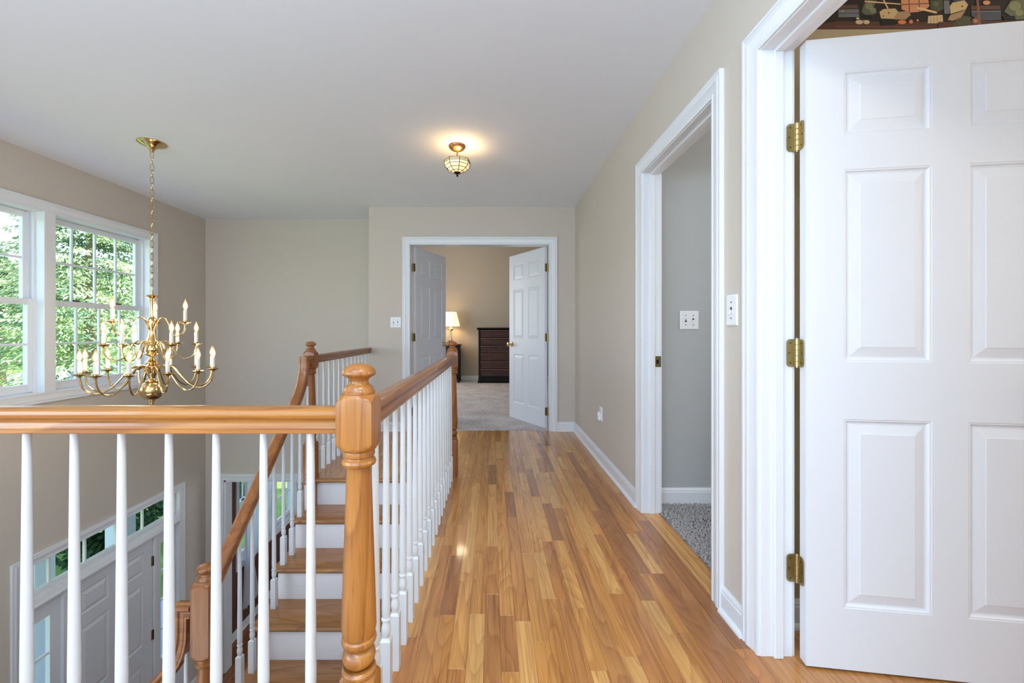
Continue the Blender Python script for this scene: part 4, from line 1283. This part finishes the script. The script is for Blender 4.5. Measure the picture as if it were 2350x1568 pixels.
# ------------------------------------------------------------------ bedroom
t = empty('nightstand', (-0.93, 9.05, 0.006)); tag(t, 'tall black nightstand under the lit table lamp in the bedroom', 'nightstand')
b = MB(); b.box(-0.26, -0.22, 0.77, 0.26, 0.2, 0.80, c=0.005); b.build('table_top', M['blackwood'], t)
b = MB(); b.box(-0.24, -0.2, 0.14, 0.24, 0.19, 0.77, c=0.003); b.build('body', M['blackwood'], t)
for z in (0.18, 0.47):
    b = MB(); b.box(-0.215, -0.212, z, 0.215, -0.2, z+0.27, c=0.003); d_ = b.build('drawer', M['darkwood'], t)
    b = MB(); b.lathe([(0.006, 0), (0.006, 0.012), (0.014, 0.018), (0.012, 0.026), (0, 0.028)], 12); b.xf(Matrix.Translation((0, -0.212, z+0.135)) @ Matrix.Rotation(PI/2, 4, 'X')); b.build('drawer_knob', M['dark_brass'], d_)
for sx in (-1, 1):
    for sy in (-1, 1):
        b = MB(); b.prism([(-0.03, 0.14), (0.03, 0.14), (0.03+0.0, 0.06), (0.036, 0.0), (-0.0, 0.0), (-0.03, 0.1)] if sx > 0 else [(0.03, 0.14), (-0.03, 0.14), (-0.03, 0.06), (-0.036, 0.0), (0, 0), (0.03, 0.1)], 'y', -0.025, 0.025)
        o = b.build('leg', M['blackwood'], t); o.location = (sx*0.212, sy*0.17-0.01, 0)
l = empty('table_lamp', (-0.885, 9.02, 0.806)); tag(l, 'lit table lamp with pleated cream shade and clear glass column', 'table lamp')
b = MB(); b.lathe([(0, 0), (0.075, 0), (0.075, 0.012), (0.06, 0.02), (0.045, 0.03), (0.05, 0.05), (0.055, 0.075), (0.05, 0.085), (0, 0.085)], 24); b.build('base', M['brass'], l)
b = MB(); b.lathe([(0.042, 0.085), (0.040, 0.12), (0.036, 0.20), (0.036, 0.27), (0.042, 0.30)], 20); b.build('glass_column', M['clear'], l)
b = MB(); b.lathe([(0.007, 0.085), (0.007, 0.42)], 10); b.build('rod', M['brass'], l)
b = MB(); b.lathe([(0.045, 0.30), (0.055, 0.305), (0.055, 0.33), (0.04, 0.345), (0.02, 0.35), (0.012, 0.38)], 20); b.build('collar', M['brass'], l)
b = MB(); n = 64
vv = []
for i in range(n):
    a = 2*PI*i/n; f = 1 + (0.012 if i % 2 else -0.012)
    vv += [(0.192*f*math.cos(a), 0.192*f*math.sin(a), 0.385), (0.115*f*math.cos(a), 0.115*f*math.sin(a), 0.69)]
b.add(vv, [(2*i, 2*((i+1) % n), 2*((i+1) % n)+1, 2*i+1) for i in range(n)])
sh = b.build('lamp_shade', M['shade'], l, smooth=False, recalc=False)
b = MB()
for r, z in ((0.193, 0.385), (0.116, 0.69)):
    b.tube([(r*math.cos(2*PI*k/32), r*math.sin(2*PI*k/32), z) for k in range(33)], 0.004, 6)
b.build('shade_rim', M['sheer'], sh)
b = MB(); b.lathe([(0.004, 0.42), (0.004, 0.70), (0.010, 0.705), (0.008, 0.72), (0, 0.725)], 10); b.tube([(-0.115, 0, 0.69), (0.115, 0, 0.69)], 0.002, 6); b.build('harp', M['brass'], l)
lamp('table_lamp_glow', 'POINT', (-0.885, 9.02, 0.806+0.52), 5.5, (1, 0.70, 0.40), radius=0.05)

d = empty('dresser', (0.20, 9.03, 0.006)); tag(d, 'tall dark mahogany chest of drawers against the bedroom wall', 'dresser')
b = MB(); b.sweep([(-0.52, 0.0, 1.155), (0.52, 0, 1.155)], [(-0.25, 0), (-0.262, -0.008), (-0.262, -0.022), (-0.248, -0.03), (-0.24, -0.045), (0.24, -0.045), (0.25, 0)], (0, 1, 0)); b.build('top', M['blackwood'], d)
b = MB(); b.box(-0.49, -0.23, 0.10, 0.49, 0.24, 1.115, c=0.003); b.build('body', M['blackwood'], d)
nz = 6; h0 = 0.13; hh = (1.10-h0)/nz
for k in range(nz):
    z = h0 + k*hh
    b = MB(); b.box(-0.44, -0.246, z+0.012, 0.44, -0.229, z+hh-0.022, c=0.004); dr = b.build('drawer', M['darkwood'], d)
    for sx in (-0.25, 0.25):
        b = MB(); b.lathe([(0.005, 0), (0.005, 0.01), (0.014, 0.016), (0.011, 0.024), (0, 0.026)], 12); b.xf(Matrix.Translation((sx, -0.246, z+hh*0.48)) @ Matrix.Rotation(PI/2, 4, 'X')); b.build('drawer_knob', M['dark_brass'], dr)
    b = MB(); b.box(-0.45, -0.252, z+hh-0.02, 0.45, -0.229, z+hh, c=0.003); b.build('rail', M['edgewood'], d)
for sx in (-1, 1):
    b = MB(); b.prism([(sx*-0.06, 0.11), (sx*0.0, 0.11), (sx*0.002, 0.05), (sx*0.022, 0.0), (sx*-0.045, 0.0), (sx*-0.06, 0.06)], 'y', -0.24, 0.235)
    o = b.build('foot', M['blackwood'], d); o.location = (sx*0.49, 0, 0)
b = MB(); b.box(-0.43, -0.235, 0.03, 0.43, -0.215, 0.11, c=0.003); b.build('apron', M['blackwood'], d)
# bedroom ceiling light, mirrored in the hall floor
cl2 = empty('ceiling_light', (-0.62, 8.0, BC)); tag(cl2, 'lit flush bedroom ceiling light hidden above the double doors', 'ceiling light')
b = MB(); b.lathe([(0, 0), (0.15, 0), (0.152, -0.012), (0.14, -0.02), (0, -0.02)], 28); b.build('canopy', M['brass'], cl2)
b = MB(); b.lathe([(0.138, -0.02), (0.130, -0.040), (0.10, -0.062), (0.05, -0.076), (0, -0.079)], 28)
b.build('glass_bowl', mat('lit_opal_glass', (1, 0.9, 0.75, 1), 0.3, emit=((1, 0.80, 0.55), 26.0)), cl2)

# ------------------------------------------------------------------ study wallpaper border
def border():
    cols = {'bg': srgb(34, 24, 20), 'shelf': srgb(84, 50, 36), 'shelf2': srgb(112, 70, 48), 'grey': srgb(108, 110, 112), 'lid': srgb(92, 66, 52), 'olive': srgb(92, 96, 70), 'olive2': srgb(126, 126, 92),
            'cap': srgb(196, 170, 122), 'cap2': srgb(164, 134, 98), 'peach': srgb(206, 142, 100), 'stick': srgb(220, 180, 130), 'plaid': srgb(214, 184, 138), 'orange': srgb(214, 120, 66), 'shell': srgb(196, 178, 140), 'moss': srgb(74, 76, 50), 'pole': srgb(128, 84, 60), 'black': srgb(16, 13, 12), 'steel': srgb(70, 76, 84)}
    names = list(cols); mats = [mat('print_'+k, cols[k], 0.75) for k in names]
    b = MB(); yw = 1.565; layer = [0]
    def conv(X, Y):
        u = 1760 + X/3.983; v = Y/3.983
        return ((u-1130)*yw/970, CAMZ + (760-v)*yw/970)
    def poly(c, pts):
        layer[0] += 1
        y = yw - 0.0012 - layer[0]*0.00003
        b.face([(p[0], y, p[1]) for p in pts], names.index(c))
    def P(c, *pts): poly(c, [conv(*p) for p in pts])
    def E(c, cx, cy, rx, ry, n=16): P(c, *[(cx+rx*math.cos(2*PI*k/n), cy+ry*math.sin(2*PI*k/n)) for k in range(n)])
    z0 = conv(0, 268)[1]
    b.box(XR+WT+0.001, yw-0.0011, z0, 3.24, yw-0.0003, CEIL-0.002, names.index('bg'))
    def rep(dx):
        Q = lambda c, *pts: P(c, *[(p[0]+dx, p[1]) for p in pts])
        F = lambda c, cx, cy, rx, ry: E(c, cx+dx, cy, rx, ry)
        Q('shelf', (200, 266), (1560, 266), (1560, 205), (640, 196), (420, 232))
        Q('shelf2', (640, 240), (1500, 246), (1500, 252), (600, 250))
        Q('lid', (650, 84), (832, 80), (826, 46), (664, 50)); Q('grey', (650, 90), (838, 86), (840, 158), (652, 160)); Q('steel', (652, 120), (840, 118), (840, 126), (652, 128)); F('stick', 690, 104, 6, 6)
        Q('olive', (862, 112), (886, 36), (925, 2), (1000, 8), (975, 60), (1004, 120), (960, 140), (900, 142)); F('olive2', 930, 60, 34, 30); F('olive2', 968, 96, 28, 24); Q('black', (860, 140), (960, 138), (962, 172), (880, 170))
        Q('stick', (890, 8), (1220, 36), (1220, 46), (890, 22)); Q('stick', (1050, -10), (1064, -10), (1110, 80), (1096, 82))
        Q('peach', (1222, 0), (1470, -4), (1482, 60), (1440, 95), (1380, 112), (1300, 118), (1228, 88)); Q('pole', (1290, 0), (1300, 0), (1304, 110), (1292, 112)); Q('pole', (1380, 0), (1390, 0), (1396, 100), (1384, 104)); Q('pole', (1224, 40), (1476, 30), (1478, 40), (1226, 50))
        Q('cap', (1024, 112), (1060, 86), (1168, 80), (1196, 110), (1150, 176), (1040, 172)); Q('cap2', (1190, 112), (1290, 104), (1312, 140), (1262, 182), (1150, 180)); F('lid', 1110, 120, 8, 8); F('lid', 1060, 150, 7, 6)
        Q('black', (1030, 178), (1240, 186), (1160, 232), (1030, 236))
        Q('stick', (1370, 66), (1550, 110), (1546, 128), (1364, 86))
        Q('plaid', (1470, 150), (1600, 140), (1606, 216), (1464, 216))
        for k in range(3): Q('cap2', (1466, 164+k*18), (1604, 158+k*18), (1604, 162+k*18), (1466, 168+k*18))
        for k in range(4): Q('cap2', (1490+k*30, 148), (1495+k*30, 148), (1495+k*30, 216), (1490+k*30, 216))
        F('orange', 1230, 206, 38, 20); F('orange', 1312, 202, 18, 18); F('orange', 1372, 190, 12, 10); F('shell', 840, 206, 35, 20); F('shell', 905, 206, 30, 19); F('shell', 826, 172, 16, 10); F('cap2', 880, 200, 8, 16)
        Q('moss', (1484, 10), (1600, 4), (1610, 84), (1560, 112), (1490, 90)); F('olive', 1540, 40, 26, 22)
        Q('grey', (1610, 10), (1660, 10), (1666, 130), (1614, 130)); Q('steel', (1690, 0), (1800, 0), (1790, 14), (1700, 16))
        Q('shelf', (1560, 266), (2400, 250), (2400, 190), (1560, 205))
        Q('moss', (1700, 240), (1720, 180), (1800, 150), (1860, 160), (1850, 240))
        Q('cap', (1664, 62), (1690, 28), (1800, 8), (1832, 48), (1812, 90), (1672, 132)); Q('cap2', (1644, 186), (1672, 140), (1812, 96), (1770, 162), (1690, 196)); F('lid', 1778, 62, 9, 8)
        Q('lid', (1858, 58), (2120, 56), (2128, 92), (1860, 96)); Q('steel', (1860, 102), (2132, 100), (2132, 188), (1950, 194), (1862, 150)); Q('grey', (1862, 106), (2128, 104), (2128, 112), (1862, 114)); F('peach', 2000, 30, 34, 20)
        Q('pole', (1904, -10), (1926, -10), (1950, 232), (1924, 232)); F('pole', 1900, 196, 34, 30); F('cap2', 1900, 196, 16, 14)
        Q('olive', (2158, 112), (2220, 12), (2350, -6), (2352, 180), (2280, 188), (2200, 140)); F('olive2', 2260, 60, 54, 44); F('olive2', 2300, 120, 36, 30); Q('black', (2140, 150), (2260, 150), (2262, 188), (2160, 190))
    rep(0); rep(-1500 if False else 1700)
    o = b.build('wallpaper_border', mats, smooth=False, recalc=False)
    tag(o, 'dark wallpaper border of fishing caps and tackle above the near door', 'wallpaper border')
border()

# ------------------------------------------------------------------ dining room
def curtain(name, label, x, y0, y1, ztop, zbot, tie, m, waves=11, depth=0.03):
    b = MB(); n = waves*6; rows = 26
    vv = []
    for r in range(rows+1):
        q = r/rows; z = ztop + (zbot-ztop)*q
        if tie:
            tz, ty, tw = tie
            if z >= tz: k = (ztop-z)/(ztop-tz); kk = k**1.8
            else: k = (z-zbot)/(tz-zbot); kk = k**0.8
            c0, c1 = y0 + (ty-tw/2-y0)*kk, y1 + (ty+tw/2-y1)*kk
            if z < tz: c0, c1 = ty-tw/2 - 0.06*(1-kk), ty+tw/2 + 0.16*(1-kk)
        else: c0, c1 = y0, y1
        for i in range(n+1):
            t_ = i/n
            vv.append((x + depth*math.sin(t_*waves*2*PI) + 0.01*math.sin(t_*31+q*4), c0 + (c1-c0)*t_, z))
    ff = [(r*(n+1)+i, r*(n+1)+i+1, (r+1)*(n+1)+i+1, (r+1)*(n+1)+i) for r in range(rows) for i in range(n)]
    b.add(vv, ff)
    return tag(b.build(name, M[m], smooth=True, angle=80, recalc=False), label, 'curtain')
curtain('curtain', 'white sheer curtain tied back beside the dining room window', XL+0.09, 5.72, 6.75, -0.50, FZ+0.35, (-2.12, 5.86, 0.16), 'sheer_curtain', 12, 0.022)
# upholstered chair by the window
cr = empty('dining_chair', (-2.92, 6.55, FZ), R(10)); tag(cr, 'grey upholstered dining chair half hidden behind the stair balusters', 'chair')
b = MB(); b.box(-0.24, -0.23, 0.40, 0.24, 0.23, 0.50, c=0.03); b.build('seat', M['fabric'], cr)
b = MB(); b.box(-0.24, -0.25, 0.50, 0.24, -0.17, 1.02, c=0.03); b.build('backrest', M['fabric'], cr)
for sx in (-1, 1):
    for sy in (-1, 1):
        b = MB(); b.box(sx*0.21-0.02, sy*0.2-0.02, 0, sx*0.21+0.02, sy*0.2+0.02, 0.41, c=0.003); b.build('leg', M['blackwood'], cr)

# ------------------------------------------------------------------ outside
def gz(d):                      # ground height by distance from the house
    if d < 8: return FZ-0.25
    if d < 34: return FZ-0.25 + (d-8)/26*2.3
    return FZ+2.05 + (d-34)*0.06
b = MB()
xs_ = [-3.7, -6, -11, -17, -23, -29, -35, -45, -60, -90]
ys_ = [-40, -10, 0, 10, 20, 30, 45, 70, 110]
vv = [(x, y, gz(-x-3.6)) for x in xs_ for y in ys_]
ny = len(ys_)
b.add(vv, [(i*ny+j, i*ny+j+1, (i+1)*ny+j+1, (i+1)*ny+j) for i in range(len(xs_)-1) for j in range(ny-1)])
struct(b.build('lawn', M['lawn'], angle=60), 'green front lawn outside the windows', 'lawn')
b = MB(); vv = []
for y in (-40, 110):
    for x in (-26.0, -30.5): vv.append((x, y, gz(-x-3.6)+0.03))
b.add(vv, [(0, 1, 3, 2)]); struct(b.build('street', M['asphalt'], smooth=False), 'grey street crossing beyond the front lawn', 'street')
b = MB(); b.box(-6.2, 1.5, FZ-0.4, XL-0.16, 6.6, FZ-0.05, c=0.01)
struct(b.build('porch_floor', M['porch']), 'pale concrete porch outside the front door', 'porch')
def column(label, x, y):
    b = MB(); b.box(x-0.11, y-0.11, FZ-0.05, x+0.11, y+0.11, -0.45, c=0.01); b.box(x-0.14, y-0.14, FZ-0.05, x+0.14, y+0.14, FZ+0.15, c=0.01); b.box(x-0.14, y-0.14, -0.53, x+0.14, y+0.14, -0.45, c=0.008)
    o = b.build('porch_column', M['siding']); tag(o, label, 'column', 'white square porch columns')
column('white square porch column seen through the transom panes', -4.75, 5.40)
column('white square porch column seen through the left sidelight', -4.75, 4.95) if False else column('white square porch column seen through the left sidelight', -4.72, 4.36)
b = MB(); b.box(-5.1, 2.0, -0.45, XL-0.16, 6.2, -0.2, c=0.01)
struct(b.build('porch_roof', M['siding']), 'white porch roof over the front door', 'roof')

def foliage(n, H, R0, seed, droop=0.25, card=0.12, conifer=True, per=70):
    """crown built branch by branch, so that shaded gaps stay open between the sprays"""
    rnd = random.Random(seed); b = MB()
    for k in range(n // per):
        a = rnd.uniform(0, 2*PI)
        if conifer:
            q = rnd.random()**0.85
            z = H*(0.17 + 0.83*q); L = R0*(1-q)**0.8*rnd.uniform(0.72, 1.12) + 0.15
            rise = 0.10; sag = droop
        else:
            u = rnd.uniform(-1, 1)
            z = H*0.42 + u*H*0.30; L = R0*math.sqrt(max(0.05, 1-u*u))*rnd.uniform(0.7, 1.1)
            rise = 0.55*u + 0.25; sag = droop
        dr = Vector((math.cos(a), math.sin(a), 0)); sd_ = Vector((-math.sin(a), math.cos(a), 0))
        wid = 0.16*L + 0.10
        for j in range(per):
            t = rnd.uniform(0.22, 1)**0.75
            lat = rnd.gauss(0, 1)*wid*(1.15-t)
            p = dr*(L*t) + sd_*lat + Vector((0, 0, z + rise*L*t - sag*L*t*t - 0.25*abs(lat) - abs(rnd.gauss(0, 0.06))))
            d = (dr*0.8 + sd_*(math.copysign(0.7, lat) + rnd.gauss(0, .35)) + Vector((0, 0, -0.55+rnd.gauss(0, .3)))).normalized()
            s_ = d.cross(Vector((rnd.gauss(0, .5), rnd.gauss(0, .5), 1))).normalized()
            l_ = card*rnd.uniform(0.8, 1.9); w_ = card*rnd.uniform(0.16, 0.30)*(1.0 if conifer else 1.9)
            b.face([p - s_*w_*0.5, p + d*l_*0.5 - s_*w_, p + d*l_, p + d*l_*0.5 + s_*w_])
    return b
SPR = foliage(46000, 10.0, 3.4, 3).mesh('crown', M['leaf'], smooth=False, recalc=False)
SPR2 = foliage(42000, 10.0, 3.0, 9, 0.35).mesh('crown', M['leaf'], smooth=False, recalc=False)
MAP = foliage(32000, 8.0, 3.0, 5, 0.25, 0.13, False, 50).mesh('crown', M['leaf2'], smooth=False, recalc=False)
TRK = MB(); TRK.tube([(0, 0, 0), (0.03, 0, 3), (0, 0.04, 6.5), (0, 0, 9.6)], 0.2, 8, rads=[0.26, 0.19, 0.11, 0.02]); TRKM = TRK.mesh('trunk', M['bark'])
def tree(name, me, x, y, s, rz, label, group):
    o = empty(name, (x, y, gz(-x-3.6)-0.1), rz); o.scale = (s, s, s)
    tag(o, label, 'tree', group)
    obj('crown', me, o); obj('trunk', TRKM if me is not MAP else TRKM2, o)
TR2 = MB(); TR2.tube([(0, 0, 0), (0.02, 0, 1.5), (0, 0.05, 3.2), (0.03, 0, 5.5)], 0.2, 8, rads=[0.24, 0.18, 0.13, 0.03]); TRKM2 = TR2.mesh('trunk', M['bark'])
TREES = [
 ('spruce_tree', SPR, -15.8, 16.6, 1.22, 0.3, 'tall feathery spruce filling the middle of the right window'),
 ('spruce_tree', SPR2, -18.6, 25.6, 1.34, 1.9, 'tall spruce at the right edge of the right window'),
 ('spruce_tree', SPR, -26.0, 22.4, 0.72, 4.0, 'shorter dense spruce standing behind the gap between the window pair'),
 ('maple_tree', MAP, -23.5, 13.6, 0.80, 0.8, 'rounded leafy tree low in the left window beneath blue sky'),
 ('maple_tree', MAP, -33.0, 32.5, 1.3, 2.2, 'pale leafy tree across the street behind the spruces'),
 ('spruce_tree', SPR2, -34.0, 43.0, 1.35, 5.1, 'far spruce across the street right of the others'),
 ('maple_tree', MAP, -37.0, 22.0, 1.1, 3.3, 'far leafy tree across the street left of the others'),
]
for nm, me, x, y, s, rz, lab in TREES: tree(nm, me, x, y, s, rz, lab, 'trees across the front lawn')
SH = foliage(6000, 1.5, 0.7, 12, 0.1, 0.06, False, 40).mesh('foliage', M['shrub'], smooth=False, recalc=False)
def shrub(x, y, s, label):
    o = obj('shrub', SH, None, (x, y, gz(-x-3.6)-0.05)); o.scale = (s, s, s); tag(o, label, 'shrub', 'dark shrubs beside the porch')
shrub(-7.2, 5.4, 1.7, 'dark evergreen shrub seen through the left transom panes')
shrub(-7.4, 8.4, 1.5, 'dark evergreen shrub seen through the middle transom panes')
shrub(-6.9, 11.2, 1.2, 'dark evergreen shrub outside the dining room window')
# neighbouring house across the street
h = empty('house', (-50, 33, gz(46))); tag(h, 'white house with grey roof across the street behind trees', 'house')
b = MB(); b.box(-4, -7, 0, 4, 7, 3.2); b.build('walls', M['siding'], h, smooth=False)
b = MB(); b.prism([(-4.5, 3.1), (4.5, 3.1), (0, 5.6)], 'y', -7.4, 7.4); b.build('roof', M['roof'], h, smooth=False)
for yy in (-4.5, -1.5, 3.5):
    b = MB(); b.box(3.98, yy-0.6, 1.0, 4.04, yy+0.6, 2.4); b.build('window', M['steel'] if 'steel' in M else M['slot'], h, smooth=False)
b = MB(); b.box(3.98, 0.6, 0, 4.04, 1.6, 2.2); b.build('door', M['slot'], h, smooth=False)
print('planks', PLANKS, 'objects', len(bpy.data.objects))
